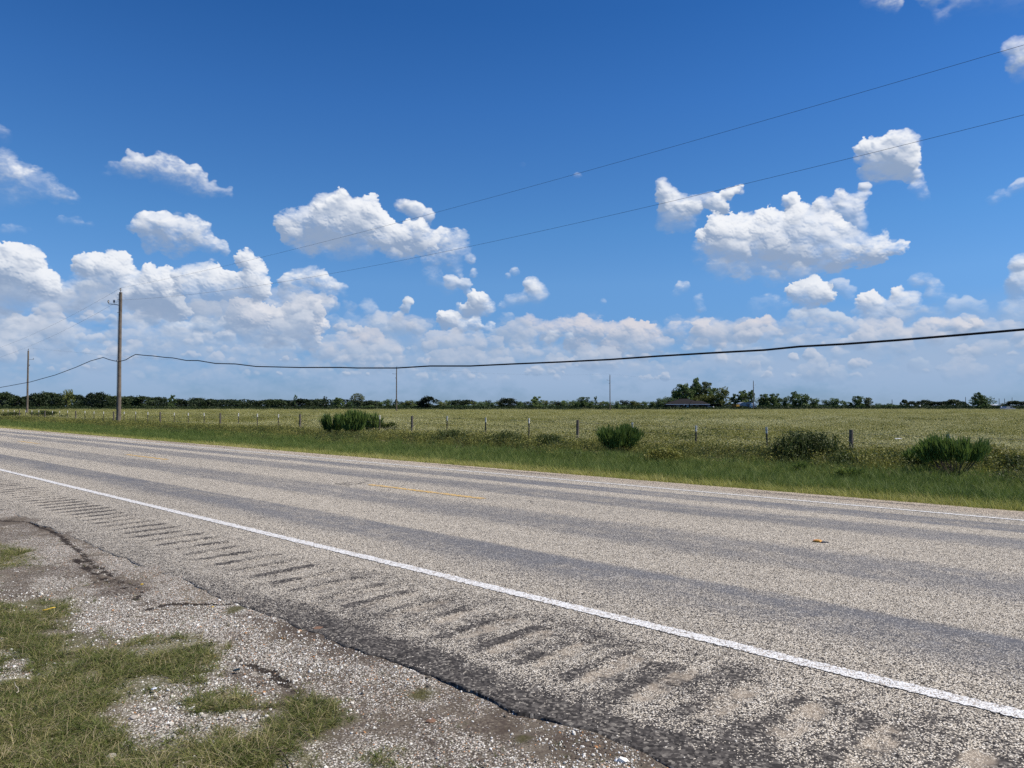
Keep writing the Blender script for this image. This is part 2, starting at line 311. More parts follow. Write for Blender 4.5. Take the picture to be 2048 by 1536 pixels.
# ---------------------------------------------------------------- helpers
def pix(x,y):
    """viewing ray of a photo position"""
    cx=(x-1024)/FPX; cy=(768-y)/FPX
    f=math.cos(PITCH)-cy*math.sin(PITCH); z=math.sin(PITCH)+cy*math.cos(PITCH)
    return Vector((FWD[0]*f+RGT[0]*cx,FWD[1]*f+RGT[1]*cx,z)),f
def G(x,y,z=0.0):
    """point at height z seen at a photo position"""
    r,_=pix(x,y); k=(z-H_CAM)/r.z; return Vector((r.x*k,r.y*k,z))
def at(x,dist,z=0.0):
    """point at a distance along the view direction, at the bearing of photo column x"""
    c=(x-1024)/FPX; return Vector((FWD[0]*dist+RGT[0]*c*dist,FWD[1]*dist+RGT[1]*c*dist,z))
def onv(x,v):
    """u of the point at bearing x lying on the line Y=v"""
    c=(x-1024)/FPX; dx=FWD[0]+RGT[0]*c; dy=FWD[1]+RGT[1]*c; return dx*v/dy, v/dy
def zat(y,dist): return H_CAM+(HZ-y)*dist/FPX
def tag(o,label=None,cat=None,group=None,kind=None):
    if label: o['label']=label
    if cat: o['category']=cat
    if group: o['group']=group
    if kind: o['kind']=kind
    return o
def empty(name,loc=(0,0,0),rz=0.0):
    o=bpy.data.objects.new(name,None); COL.objects.link(o); o.location=loc; o.rotation_euler=(0,0,rz); o.empty_display_size=0.3; return o
def mesh_np(name,V,F,mats=None,mi=None,smooth=False):
    """mesh from arrays; F all quads or all triangles"""
    V=np.asarray(V,np.float32).reshape(-1,3); F=np.asarray(F,np.int32); k=F.shape[1]
    m=bpy.data.meshes.new(name); m.vertices.add(len(V)); m.vertices.foreach_set('co',V.ravel())
    m.loops.add(F.size); m.loops.foreach_set('vertex_index',F.ravel())
    m.polygons.add(len(F)); m.polygons.foreach_set('loop_start',np.arange(len(F),dtype=np.int32)*k)
    for q in (mats or []): m.materials.append(q)
    if mi is not None: m.polygons.foreach_set('material_index',np.asarray(mi,np.int32))
    m.update(calc_edges=True)
    if smooth: m.polygons.foreach_set('use_smooth',np.ones(len(F),bool))
    return m
def link(name,m,parent=None,loc=None):
    o=bpy.data.objects.new(name,m); COL.objects.link(o)
    if parent: o.parent=parent
    if loc is not None: o.location=loc
    return o
class MB:
    """collects boxes, tubes and prisms into one mesh"""
    def __init__(s): s.v=[]; s.f=[]; s.m=[]
    def add(s,vs,fs,mi=0):
        b=len(s.v); s.v+= [tuple(p) for p in vs]; s.f+=[tuple(i+b for i in f) for f in fs]; s.m+=[mi]*len(fs)
    def box(s,x0,x1,y0,y1,z0,z1,mi=0):
        s.add([(x0,y0,z0),(x1,y0,z0),(x1,y1,z0),(x0,y1,z0),(x0,y0,z1),(x1,y0,z1),(x1,y1,z1),(x0,y1,z1)],
              [(0,3,2,1),(4,5,6,7),(0,1,5,4),(1,2,6,5),(2,3,7,6),(3,0,4,7)],mi)
    def tube(s,pts,rad,n=8,cap=True,mi=0,bump=0):
        pts=[Vector(p) for p in pts]; rs=rad if hasattr(rad,'__len__') else [rad]*len(pts); rings=[]; vs=[]; fs=[]
        for i,p in enumerate(pts):
            t=(pts[min(i+1,len(pts)-1)]-pts[max(i-1,0)]).normalized()
            a=t.cross(Vector((0,0,1)) if abs(t.z)<0.9 else Vector((1,0,0))).normalized(); b=t.cross(a)
            for k in range(n):
                an=2*math.pi*k/n; rr=rs[i]*(1+(rng.uniform(-bump,bump) if bump else 0)); vs.append(p+a*math.cos(an)*rr+b*math.sin(an)*rr)
        for i in range(len(pts)-1):
            for k in range(n): fs.append((i*n+k,i*n+(k+1)%n,(i+1)*n+(k+1)%n,(i+1)*n+k))
        if cap: fs.append(tuple(range(n))[::-1]); fs.append(tuple(range((len(pts)-1)*n,len(pts)*n)))
        s.add(vs,fs,mi)
    def prism(s,prof,y0,y1,mi=0):
        n=len(prof); s.add([(x,y0,z) for x,z in prof]+[(x,y1,z) for x,z in prof],
            [tuple(range(n))]+[tuple(range(n,2*n))[::-1]]+[(k,k+n,(k+1)%n+n,(k+1)%n) for k in range(n)],mi)
    def mesh(s,name,mats,smooth=False):
        m=bpy.data.meshes.new(name); m.from_pydata(s.v,[],s.f)
        for q in mats: m.materials.append(q)
        m.polygons.foreach_set('material_index',s.m)
        if smooth: m.polygons.foreach_set('use_smooth',[True]*len(s.f))
        m.update(); return m
    def build(s,name,mats,parent=None,smooth=False,loc=None):
        return link(name,s.mesh(name,mats if isinstance(mats,list) else [mats],smooth),parent,loc)

# ---- small noise library for shaping (value noise on arrays)
_T=np.random.RandomState(5).rand(256,256).astype(np.float32)
def vn(x,y,s=1.0,o=0.0):
    x=np.asarray(x)*s+o*17.3+500; y=np.asarray(y)*s+o*9.1+500; xi=np.floor(x).astype(int); yi=np.floor(y).astype(int); fx=x-xi; fy=y-yi
    fx=fx*fx*(3-2*fx); fy=fy*fy*(3-2*fy); g=lambda a,b:_T[a&255,b&255]
    return (g(xi,yi)*(1-fx)+g(xi+1,yi)*fx)*(1-fy)+(g(xi,yi+1)*(1-fx)+g(xi+1,yi+1)*fx)*fy
def fb(x,y,s=1.0,o=0.0,n=4):
    t=0; a=0.5
    for k in range(n): t=t+a*vn(x,y,s*2**k,o+k*3.1); a*=0.5
    return t/(1-0.5**n)
def ss(a,b,x): t=np.clip((x-a)/(b-a),0,1); return t*t*(3-2*t)

# ---- materials
class NT:
    def __init__(s,name,rough=0.9,spec=0.2):
        s.m=bpy.data.materials.new(name); s.m.use_nodes=True; s.t=s.m.node_tree; s.n=s.t.nodes; s.b=s.n['Principled BSDF']; s.out=s.n['Material Output']
        s.b.inputs['Roughness'].default_value=rough; s.b.inputs['Specular IOR Level'].default_value=spec
        s.geo=s.n.new('ShaderNodeNewGeometry'); s.pos=s.geo.outputs['Position']
    def L(s,a,b): s.t.links.new(a,b)
    def set(s,node,i,v):
        if v is None: return
        if hasattr(v,'is_linked') or hasattr(v,'links'): s.L(v,node.inputs[i])
        else:
            if isinstance(v,tuple) and len(v)==3 and node.inputs[i].type=='RGBA': v=(*v,1)
            node.inputs[i].default_value=v
    def math(s,op,a,b=None,c=None,clamp=False):
        n=s.n.new('ShaderNodeMath'); n.operation=op; n.use_clamp=clamp
        for i,v in enumerate((a,b,c)): s.set(n,i,v)
        return n.outputs[0]
    def vec(s,v,sc):
        n=s.n.new('ShaderNodeVectorMath'); n.operation='MULTIPLY'; s.set(n,0,v); n.inputs[1].default_value=sc; return n.outputs[0]
    def noise(s,scale,detail=3,rough=0.55,v=None,dist=0.0):
        n=s.n.new('ShaderNodeTexNoise'); s.L(v or s.pos,n.inputs['Vector']); n.inputs['Scale'].default_value=scale; n.inputs['Detail'].default_value=detail
        n.inputs['Roughness'].default_value=rough; n.inputs['Distortion'].default_value=dist; return n.outputs['Fac']
    def vor(s,scale,v=None,feature='F1',rnd=1.0):
        n=s.n.new('ShaderNodeTexVoronoi'); s.L(v or s.pos,n.inputs['Vector']); n.feature=feature; n.inputs['Scale'].default_value=scale; n.inputs['Randomness'].default_value=rnd; return n
    def ramp(s,f,*st):
        n=s.n.new('ShaderNodeValToRGB'); s.L(f,n.inputs[0]); e=n.color_ramp.elements
        while len(e)<len(st): e.new(0.5)
        for q,(p,c) in zip(e,st): q.position=p; q.color=(*c,1) if isinstance(c,tuple) else (c,c,c,1)
        return n.outputs[0]
    def mr(s,f,a,b,c=0.0,d=1.0):
        n=s.n.new('ShaderNodeMapRange'); n.clamp=True; n.interpolation_type='SMOOTHSTEP'; s.L(f,n.inputs[0])
        for i,v in enumerate((a,b,c,d)): s.set(n,i+1,v)
        return n.outputs[0]
    def mix(s,f,a,b,mode='MIX'):
        n=s.n.new('ShaderNodeMix'); n.data_type='RGBA'; n.blend_type=mode; s.set(n,0,f); s.set(n,6,a); s.set(n,7,b); return n.outputs[2]
    def attr(s,name):
        n=s.n.new('ShaderNodeAttribute'); n.attribute_name=name; return n.outputs['Fac']
    def xyz(s):
        n=s.n.new('ShaderNodeSeparateXYZ'); s.L(s.pos,n.inputs[0]); return n.outputs
    def color(s,c): s.set(s.b,'Base Color',c); return s
    def bump(s,h,strength=0.5,dist=0.01,base=None):
        n=s.n.new('ShaderNodeBump'); n.inputs['Strength'].default_value=strength; n.inputs['Distance'].default_value=dist; s.L(h,n.inputs['Height'])
        if base is not None: s.L(base,n.inputs['Normal'])
        s.L(n.outputs[0],s.b.inputs['Normal']); return n.outputs[0]
def simple(name,c,rough=0.85,spec=0.2,var=0.25,sc=6.0,metal=0.0):
    t=NT(name,rough,spec); f=t.noise(sc,4,0.6); t.color(t.ramp(f,(0.25,tuple(k*(1-var) for k in c)),(0.75,tuple(min(1,k*(1+var)) for k in c)))); t.b.inputs['Metallic'].default_value=metal
    t.bump(f,0.3,0.01); return t.m
def leafy(name,c1,c2,c3=None,trans=0.35,scale=0.9,rough=0.6):
    """leaf material: colour varies between instances, between clumps and along the noise"""
    t=NT(name,rough,0.25); oi=t.n.new('ShaderNodeObjectInfo'); f=t.noise(scale,3,0.7)
    r=t.math('ADD',t.math('MULTIPLY',oi.outputs['Random'],0.55),t.math('MULTIPLY',f,0.9)); r=t.math('ADD',t.math('SUBTRACT',r,0.62),t.math('MULTIPLY',t.noise(0.06,4,0.65),0.80))
    c=t.ramp(r,(0.15,c1),(0.6,c2),(0.95,c3 or c2)); t.color(c)
    tr=t.n.new('ShaderNodeBsdfTranslucent'); t.L(c,tr.inputs['Color']); mx=t.n.new('ShaderNodeMixShader'); mx.inputs[0].default_value=trans
    t.L(t.b.outputs[0],mx.inputs[1]); t.L(tr.outputs[0],mx.inputs[2]); t.L(mx.outputs[0],t.out.inputs['Surface']); return t.m

# ---------------------------------------------------------------- ground, road and markings
V_EDGE,V_LINE,V_MID,V_FAR,V_END=2.8,4.36,8.05,11.72,12.93
def road_z(v):
    v=np.asarray(v,float); return 0.07*(1-np.sqrt((v-V_MID)**2+0.25)/3.69)
def edge_v(u): return V_EDGE+0.07*(fb(u,u*0,2.2,3)-0.5)*2+0.025*(vn(u,u*0,14,5)-0.5)+0.10*np.exp(-((u+2.1)/0.35)**2)-0.03
def ground_z(u,v):
    u=np.asarray(u,float); v=np.asarray(v,float)
    near=-0.040-0.014*ss(.50,.75,fb(u,u*0,.9,19))-0.030*(2.8-v)+0.022*(fb(u,v,1.3,1)-0.5)+0.010*(fb(u,v,9,2)-0.5)
    near=np.where(v<-6,-0.33,near)
    far=-0.09-0.10*np.exp(-((v-15.6)/1.6)**2)+0.05*ss(17,20,v)+0.05*(fb(u,v,0.5,4)-0.5)+0.35*(fb(u,v,0.02,6)-0.5)*ss(30,120,v)
    under=-0.22
    a=ss(V_EDGE+0.12,V_EDGE+0.3,v); b=ss(V_END-0.15,V_END+0.05,v)
    return (near*(1-a)+under*a)*(1-b)+far*b
def poly_sd(u,v,pts):
    """signed distance to a polygon, positive inside"""
    n=len(pts); dmin=np.full(u.shape,1e9); ins=np.zeros(u.shape,bool)
    for i in range(n):
        ax,ay=pts[i][:2]; bx,by=pts[(i+1)%n][:2]; ex,ey=bx-ax,by-ay; L2=ex*ex+ey*ey+1e-12
        t=np.clip(((u-ax)*ex+(v-ay)*ey)/L2,0,1); dmin=np.minimum(dmin,np.hypot(u-ax-t*ex,v-ay-t*ey))
        c=((ay>v)!=(by>v)); x=ax+(v-ay)/(by-ay+1e-12)*ex; ins^=c&(u<x)
    return np.where(ins,dmin,-dmin)
def line_d(u,v,pts):
    dmin=np.full(u.shape,1e9)
    for (ax,ay),(bx,by) in zip(pts[:-1],pts[1:]):
        ex,ey=bx-ax,by-ay; t=np.clip(((u-ax)*ex+(v-ay)*ey)/(ex*ex+ey*ey+1e-12),0,1); dmin=np.minimum(dmin,np.hypot(u-ax-t*ex,v-ay-t*ey))
    return dmin
g2=lambda L: [tuple(G(x,y,-0.08))[:2] for x,y in L]
GRASS=[g2(L) for L in (
 [(-700,1195),(0,1203),(90,1196),(152,1207),(140,1240),(120,1258),(200,1286),(215,1300),(300,1278),(380,1276),(450,1300),(450,1340),(400,1365),(335,1372),(290,1398),(235,1420),(240,1452),(330,1465),(420,1462),(500,1450),(560,1425),(620,1395),(690,1412),(700,1440),(650,1470),(600,1500),(620,1540),(640,1700),(-700,1900)],
 [(-300,1085),(0,1090),(55,1098),(85,1120),(70,1140),(0,1140),(-300,1150)],
 [(395,1385),(440,1380),(500,1392),(490,1412),(420,1430),(385,1412)],
 [(715,1512),(760,1508),(800,1530),(790,1545),(720,1545)])]
MOSS=[g2(L) for L in ([(815,1392),(845,1384),(868,1394),(850,1412),(822,1410)],[(1018,1480),(1050,1474),(1062,1492),(1035,1503)],[(455,1222),(490,1222),(485,1236),(450,1236)],[(245,1102),(280,1100),(275,1110),(240,1112)],[(625,1262),(650,1260),(668,1266),(640,1273)])]
DARK=[g2(L) for L in ([(-200,1040),(0,1046),(60,1048),(120,1054),(130,1066),(170,1090),(140,1092),(60,1070),(0,1056),(-200,1050)],
 [(150,1120),(215,1160),(290,1185),(280,1215),(200,1190),(160,1150)],[(440,1350),(520,1340),(600,1380),(640,1420),(590,1420),(540,1380),(470,1370)],[(1000,1430),(1100,1450),(1200,1490),(1300,1540),(1100,1540),(1000,1480),(900,1460)],[(600,1250),(760,1290),(820,1340),(700,1340),(560,1290),(480,1240)])]
CRACK=[g2(L) for L in ([(200,1140),(230,1165),(290,1186),(270,1205)],[(290,1226),(340,1216),(400,1218),(460,1219)],[(150,1125),(200,1160),(250,1183)],[(500,1335),(545,1350),(580,1382),(620,1405)],[(0,1046),(60,1050),(110,1072),(150,1102),(190,1140)])]
def near_masks(u,v):
    wob=(fb(u,v,3.0,7)-0.5)*0.34+(fb(u,v,14,8)-0.5)*0.30
    gr=np.zeros(u.shape)
    for P_ in GRASS: gr=np.maximum(gr,ss(-0.10,0.16,poly_sd(u,v,P_)+wob*0.9))
    holes=ss(0.60,0.70,fb(u,v,2.6,9)+0.3*(fb(u,v,12,10)-0.5)); gr=gr*(1-0.9*holes)
    out=ss(-0.2,-0.6,v)*ss(0.42,0.55,fb(u,v,0.9,12)); gr=np.maximum(gr,out)
    ms=np.zeros(u.shape); dk=np.zeros(u.shape); ck=np.zeros(u.shape)
    for P_ in MOSS: ms=np.maximum(ms,ss(-0.02,0.04,poly_sd(u,v,P_)+wob*0.3))
    for P_ in DARK: dk=np.maximum(dk,ss(-0.10,0.12,poly_sd(u,v,P_)+wob*1.0))
    for P_ in CRACK: ck=np.maximum(ck,ss(0.050,0.006,line_d(u,v,P_)+(fb(u,v,22,28)-.5)*0.07+(fb(u,v,5,29)-.4)*0.05))
    far=ss(-5,-9,u); dk=np.maximum(dk*(1-far*0.3),0.6*ss(0.48,0.66,fb(u*0.5,v,1.6,15)+0.3*(fb(u,v,9,18)-.5)))
    gr=np.maximum(gr,ss(0.53,0.62,fb(u*0.6,v,1.0,16))*ss(-9,-12,u)*ss(2.2,1.5,v))
    return gr,ms,dk,ck
def steps(a,b,s): return list(np.arange(a,b,s))
def grid(name,us,vs_,zf,mat,attrs=None,vmap=None):
    U,W=np.meshgrid(np.array(us),np.array(vs_),indexing='ij'); 
    if vmap is not None: W=vmap(U,W)
    Z=zf(U,W); nu,nv=U.shape; V=np.stack([U,W,Z],-1).reshape(-1,3); i=np.arange(nu*nv).reshape(nu,nv)
    F=np.stack([i[:-1,:-1],i[1:,:-1],i[1:,1:],i[:-1,1:]],-1).reshape(-1,4); m=mesh_np(name,V,F,[mat],smooth=True)
    if attrs:
        for k,a in attrs(U,W).items():
            at_=m.attributes.new(k,'FLOAT','POINT'); at_.data.foreach_set('value',np.asarray(a,np.float32).ravel())
    return m
geo_far=[-6000,-2500,-1200,-700,-400,-260,-180,-130,-100,-80,-64,-52,-44]

# --- ground material
def ground_material():
    t=NT('ground',0.95,0.1); x,y,z=t.xyz()
    # roadside gravel: white and grey limestone chips bedded in grey-brown dirt
    wv=t.vec(t.pos,(1,1,0.2))
    v1=t.vor(78,wv); v2=t.vor(150,wv); big=t.noise(1.6,4,0.6); fine=t.noise(60,3,0.6)
    rc=t.n.new('ShaderNodeSeparateColor'); t.L(v1.outputs['Color'],rc.inputs[0]); r2=t.n.new('ShaderNodeSeparateColor'); t.L(v2.outputs['Color'],r2.inputs[0])
    st=t.ramp(rc.outputs[0],(0.0,(.06,.05,.045)),(0.25,(.16,.13,.115)),(0.45,(.36,.31,.27)),(0.62,(.66,.60,.53)),(0.85,(.82,.78,.71)),(0.97,(.50,.29,.16)))
    st2=t.ramp(r2.outputs[1],(0.0,(.050,.041,.031)),(0.5,(.135,.115,.088)),(0.75,(.37,.335,.275)),(1.0,(.70,.66,.57)))
    dirt=t.ramp(t.noise(7,5,0.7),(0.3,(.080,.064,.046)),(0.7,(.22,.185,.14)))
    dk=t.attr('dark'); gr=t.attr('grass'); ms=t.attr('moss'); ck=t.attr('crack')
    dens=t.math('SUBTRACT',t.mr(big,0.36,0.62,0.42,0.98),t.math('MULTIPLY',dk,0.68))
    base=t.mix(t.mr(t.math('SUBTRACT',dens,r2.outputs[2]),-0.05,0.05),dirt,st2)
    gmask=t.math('MULTIPLY',t.mr(t.math('SUBTRACT',dens,rc.outputs[2]),-0.02,0.06),t.mr(v1.outputs['Distance'],0.50,0.40))
    g=t.mix(gmask,base,st); g=t.mix(t.math('MULTIPLY',t.math('MULTIPLY',dk,t.mr(fine,0.3,0.6)),0.88),g,(.060,.045,.038)); ckm=t.mr(t.math('SUBTRACT',ck,t.math('MULTIPLY',t.math('SUBTRACT',t.noise(38,4,0.7),0.5),2.2)),0.42,0.62); g=t.mix(t.math('MULTIPLY',t.math('MULTIPLY',ckm,t.mr(ck,0.02,0.2)),0.9),g,(.022,.016,.013))
    th=t.ramp(t.noise(28,4,0.7),(0.3,(.055,.058,.02)),(0.55,(.12,.12,.045)),(0.75,(.26,.22,.13)))
    g=t.mix(t.math('MULTIPLY',gr,0.50),g,th); g=t.mix(t.math('MULTIPLY',ms,0.85),g,t.ramp(t.noise(90,3,0.7),(0.3,(.035,.034,.010)),(0.7,(.10,.095,.03))))
    # far verge
    n1=t.noise(0.35,5,0.6); n2=t.noise(2.2,4,0.65)
    vg=t.ramp(n2,(0.25,(.035,.050,.014)),(0.6,(.075,.095,.030)),(0.9,(.15,.13,.07)))
    soil=t.ramp(n2,(0.2,(.14,.095,.065)),(0.8,(.27,.20,.145)))
    bare=t.math('MULTIPLY',t.mr(y,16.9,17.6),t.mr(y,21.0,20.2)); bare=t.math('MULTIPLY',bare,t.mr(t.noise(0.55,4,0.7,t.vec(t.pos,(0.45,1,1))),0.50,0.60))
    vg=t.mix(bare,vg,soil)
    vg=t.mix(t.mr(y,13.35,13.0),vg,t.ramp(n2,(0.2,(.13,.10,.06)),(0.8,(.24,.20,.13))))
    fv=t.vec(t.pos,(1,1,1)); a=t.noise(0.05,5,0.62); b=t.noise(0.8,5,0.7)
    fc=t.ramp(t.math('ADD',t.math('MULTIPLY',a,0.5),t.math('MULTIPLY',b,0.5)),(0.30,(.075,.088,.022)),(0.5,(.16,.16,.046)),(0.68,(.25,.235,.085)))
    ln=t.n.new('ShaderNodeVectorMath'); ln.operation='LENGTH'; t.L(t.pos,ln.inputs[0]); ds=ln.outputs['Value']
    far=t.mr(t.math('ADD',ds,t.math('MULTIPLY',t.noise(0.01,3,0.5),60.0)),262,300)
    fc=t.mix(far,fc,t.ramp(b,(0.3,(.018,.030,.008)),(0.7,(.035,.052,.014))))
    c=t.mix(t.mr(y,20.5,23.5),vg,fc); c=t.mix(t.mr(y,9.0,8.0),c,g); t.color(c)
    h=t.math('ADD',t.math('MULTIPLY',t.math('MULTIPLY',gmask,t.math('SUBTRACT',0.6,v1.outputs['Distance'])),1.0),t.math('MULTIPLY',fine,0.35))
    t.bump(h,0.9,0.012); return t.m
us=geo_far+steps(-36,-17,1.0)+steps(-16,3.0,0.035)+[3.5,4.5,6,9,14,22,35,60,100,180,320,600,1300,3000,6000]
vv=[-6000,-2000,-600,-200,-70,-30,-14,-8,-5,-3,-2,-1.2]+steps(-0.8,3.2,0.035)+[3.4,4,8,12,12.7,12.8,12.88,12.96,13.05,13.3]+steps(13.8,24,0.6)+[26,30,36,44,56,72,95,125,170,230,320,450,700,1200,2500,6000]
def gatt(U,W):
    gr,ms,dk,ck=near_masks(U,W); return dict(grass=gr*(W<4),moss=ms*(W<4),dark=dk*(W<4),crack=ck*(W<4))
gnd=link('ground',grid('ground',us,vv,lambda U,W: ground_z(U,W)-np.where(W<4,0.008*near_masks(U,W)[3],0),ground_material(),gatt)); tag(gnd,kind='structure')

# --- asphalt: chip seal with bleeding wheel paths, rumble strip on the near shoulder
def groove(U,W):
    ph=(U+2.24)/0.36; k=np.round(ph); du=(ph-k)*0.36; jit=(vn(k,k*0,1.7,21)-0.5)*0.10
    e=np.abs(du/0.085)**2+np.abs((W-3.58-jit*0.6)/0.33)**4; e=np.where((W>3.0)&(W<4.15),e,9)
    return np.clip(1-e,0,1)
def road_h(U,W):
    z=road_z(W); z=z-0.009*np.sqrt(groove(U,W))*ss(-44,-30,U)
    z=z+0.004*(fb(U,W,3,22)-0.5)
    rim=ss(V_EDGE+0.14,V_EDGE-0.02,W); return z-0.010*rim*(0.2+fb(U,W,2.0,23))
def ratt(U,W):
    g=groove(U,W); ph=(U+2.24)/0.36; k=np.round(ph); du=(ph-k)*0.36; amp=0.55+0.7*vn(k,k*0,2.3,77)
    band=ss(3.12,3.3,W)*ss(4.02,3.8,W)
    tar=ss(0.040,0.068,-du+0.05*(fb(U,W,12,25)-0.5))*ss(0.185,0.135,-du+0.05*(fb(U,W,10,27)-0.5))*ss(4.02,3.8,W+0.25*(fb(U,W,8,26)-.5))     # bitumen smeared on one side of each groove
    tar2=ss(0.40,0.62,fb(U*0.9,W,3.2,24)); 
    return dict(groove=g,tar=band*(1-g)*np.clip(tar*(0.5+0.8*tar2)*amp,0,1))
def road_material():
    t=NT('asphalt',0.82,0.25); x,y,z=t.xyz(); wv=t.vec(t.pos,(1,1,0.15))
    v1=t.vor(118,wv); v2=t.vor(64,wv); rc=t.n.new('ShaderNodeSeparateColor'); t.L(v1.outputs['Color'],rc.inputs[0]); r2=t.n.new('ShaderNodeSeparateColor'); t.L(v2.outputs['Color'],r2.inputs[0])
    st=t.ramp(rc.outputs[0],(0.0,(.33,.295,.24)),(0.25,(.51,.455,.37)),(0.6,(.67,.61,.51)),(0.85,(.80,.74,.64)),(1.0,(.90,.87,.80)))
    bit=t.ramp(r2.outputs[0],(0.0,(.022,.020,.019)),(0.5,(.060,.054,.050)),(0.85,(.12,.11,.10)),(1.0,(.26,.24,.21)))
    sv=t.vec(t.pos,(0.12,1.0,1)); st1=t.noise(2.2,4,0.6,sv); st2=t.noise(0.9,3,0.6,t.vec(t.pos,(0.25,1,1))); sp=t.noise(11,3,0.65)
    yy=t.math('ADD',y,t.math('MULTIPLY',t.math('SUBTRACT',st1,0.5),0.26))
    def band(a,b,w1,w2,k):
        return t.math('MULTIPLY',t.math('MULTIPLY',t.mr(yy,a-w1,a+w1),t.mr(yy,b+w2,b-w2)),k)
    wheel=band(5.0,5.70,0.34,0.05,0.95)
    for q in ((6.60,7.60,0.18,0.16,0.72),(8.90,9.86,0.16,0.16,0.78),(10.42,11.14,0.08,0.08,1.0)): wheel=t.math('MAXIMUM',wheel,band(*q))
    wheel=t.math('MULTIPLY',wheel,t.mr(t.math('ADD',t.math('MULTIPLY',st1,0.5),t.math('MULTIPLY',t.noise(3.5,5,0.7),0.5)),0.36,0.60,0.38,1.0))
    edge=t.math('MULTIPLY',t.mr(t.math('ADD',y,t.math('ADD',t.math('MULTIPLY',t.math('SUBTRACT',st2,0.5),0.8),t.math('MULTIPLY',t.math('SUBTRACT',t.noise(5,5,0.7),0.5),0.45))),3.26,2.98),t.mr(x,-7.5,-4.0,0.25,0.92))
    spread=t.math('MULTIPLY',t.mr(y,4.3,3.9),t.mr(t.noise(2.6,6,0.72),0.42,0.62)); spread=t.math('MULTIPLY',spread,t.mr(x,-8.0,-2.5,0.12,0.80))
    sh2=t.math('MULTIPLY',t.mr(yy,12.15,12.4),t.mr(t.noise(3,4,0.6,t.vec(t.pos,(0.08,1,1))),0.5,0.62)); sh2=t.math('MULTIPLY',sh2,0.55)
    tar=t.attr('tar'); gr=t.attr('groove')
    rough=t.math('MAXIMUM',edge,t.math('MAXIMUM',t.math('MAXIMUM',spread,sh2),tar)); dk=t.math('MAXIMUM',wheel,rough)
    cov=t.math('SUBTRACT',t.math('SUBTRACT',t.mr(sp,0.28,0.72,1.0,0.72),t.math('MULTIPLY',t.mr(t.noise(34,3,0.6),0.45,0.65),t.mr(y,8.0,4.0,0.08,0.22))),t.math('MAXIMUM',t.math('MULTIPLY',wheel,0.30),t.math('MULTIPLY',rough,0.86)))
    cov=t.math('ADD',cov,t.math('MULTIPLY',t.mr(st2,0.5,0.7),0.05))
    keep=t.mr(t.math('SUBTRACT',cov,rc.outputs[1]),-0.03,0.05); shp=t.mr(v1.outputs['Distance'],0.62,0.50); k=t.math('MULTIPLY',keep,shp)
    blue=t.mix(t.math('MULTIPLY',wheel,0.7),bit,t.ramp(sp,(0.3,(.088,.092,.104)),(0.7,(.155,.160,.176))))
    stc=t.mix(t.math('MULTIPLY',wheel,0.82),st,t.ramp(rc.outputs[0],(0.0,(.065,.068,.080)),(0.6,(.15,.155,.175)),(0.9,(.30,.30,.31)),(1.0,(.58,.57,.55)))); stc=t.mix(t.math('MULTIPLY',rough,0.25),stc,(.40,.38,.36))
    c=t.mix(k,blue,stc)
    c=t.mix(t.math('MULTIPLY',t.mr(gr,0.15,0.6),t.math('MULTIPLY',t.mr(t.noise(6,4,0.75),0.40,0.62,0.0,0.60),t.mr(x,-6.0,-2.8,0.12,1.0))),c,t.ramp(t.noise(120,2,0.6),(0.3,(.28,.225,.165)),(0.7,(.52,.45,.36))))
    stain=t.ramp(t.noise(0.5,4,0.6,t.vec(t.pos,(0.3,1,1))),(0.3,(.86,.845,.82)),(0.7,(1.08,1.05,1.0))); c=t.mix(1.0,c,stain,'MULTIPLY')
    warm=t.math('MULTIPLY',t.mr(y,11.9,12.3),0.5); c=t.mix(warm,c,t.mix(1.0,c,(.95,.84,.74),'MULTIPLY'))
    # fine cracks near the centre line
    ck=t.n.new('ShaderNodeTexVoronoi'); ck.feature='DISTANCE_TO_EDGE'; ck.inputs['Scale'].default_value=0.62; cv=t.n.new('ShaderNodeVectorMath'); cv.operation='ADD'; t.L(t.vec(t.pos,(0.55,1.25,1)),cv.inputs[0]); nz=t.n.new('ShaderNodeTexNoise'); nz.inputs['Scale'].default_value=3.0; nz.inputs['Detail'].default_value=5; t.L(t.pos,nz.inputs['Vector']); t.L(t.vec(nz.outputs['Color'],(0.35,0.35,0.35)),cv.inputs[1]); t.L(cv.outputs[0],ck.inputs['Vector'])
    cm=t.math('MULTIPLY',t.mr(ck.outputs['Distance'],0.010,0.002),t.math('MULTIPLY',t.mr(t.noise(0.55,2,0.5),0.50,0.60),t.math('MULTIPLY',t.mr(y,7.5,7.9),t.mr(y,8.9,8.5)))); c=t.mix(t.math('MULTIPLY',cm,0.8),c,(.05,.045,.04))
    t.color(c); h=t.math('ADD',t.math('MULTIPLY',k,t.math('SUBTRACT',0.8,v1.outputs['Distance'])),t.math('MULTIPLY',sp,0.2))
    t.bump(h,0.6,0.008); t.L(t.math('SUBTRACT',0.95,t.math('MULTIPLY',wheel,0.28)),t.b.inputs['Roughness']); return t.m
ru=geo_far+steps(-44,-14,0.06)+steps(-14,3.0,0.03)+[3.4,4,5,7,10,15,25,40,70,120,200,400,900,2000,6000]
rv=[2.74,2.80,2.83]+steps(2.87,3.1,0.05)+steps(3.1,4.12,0.03)+steps(4.2,12.9,0.13)+[12.93,12.97]
def rmap(U,W):
    e=edge_v(U); W=W+(e-V_EDGE)*ss(V_EDGE+0.28,V_EDGE+0.02,W); W=np.where(U*0+W<V_EDGE-0.03,e-0.012,W)
    far=0.05*(fb(U,U*0,1.1,31)-0.5)+0.03*(vn(U,U*0,7,32)-0.5); return W+far*ss(12.6,12.9,W)
def road_skirt(U,W):
    z=road_h(U,W); z[:,0]=z[:,1]-0.10; z[:,-1]=-0.20; return z
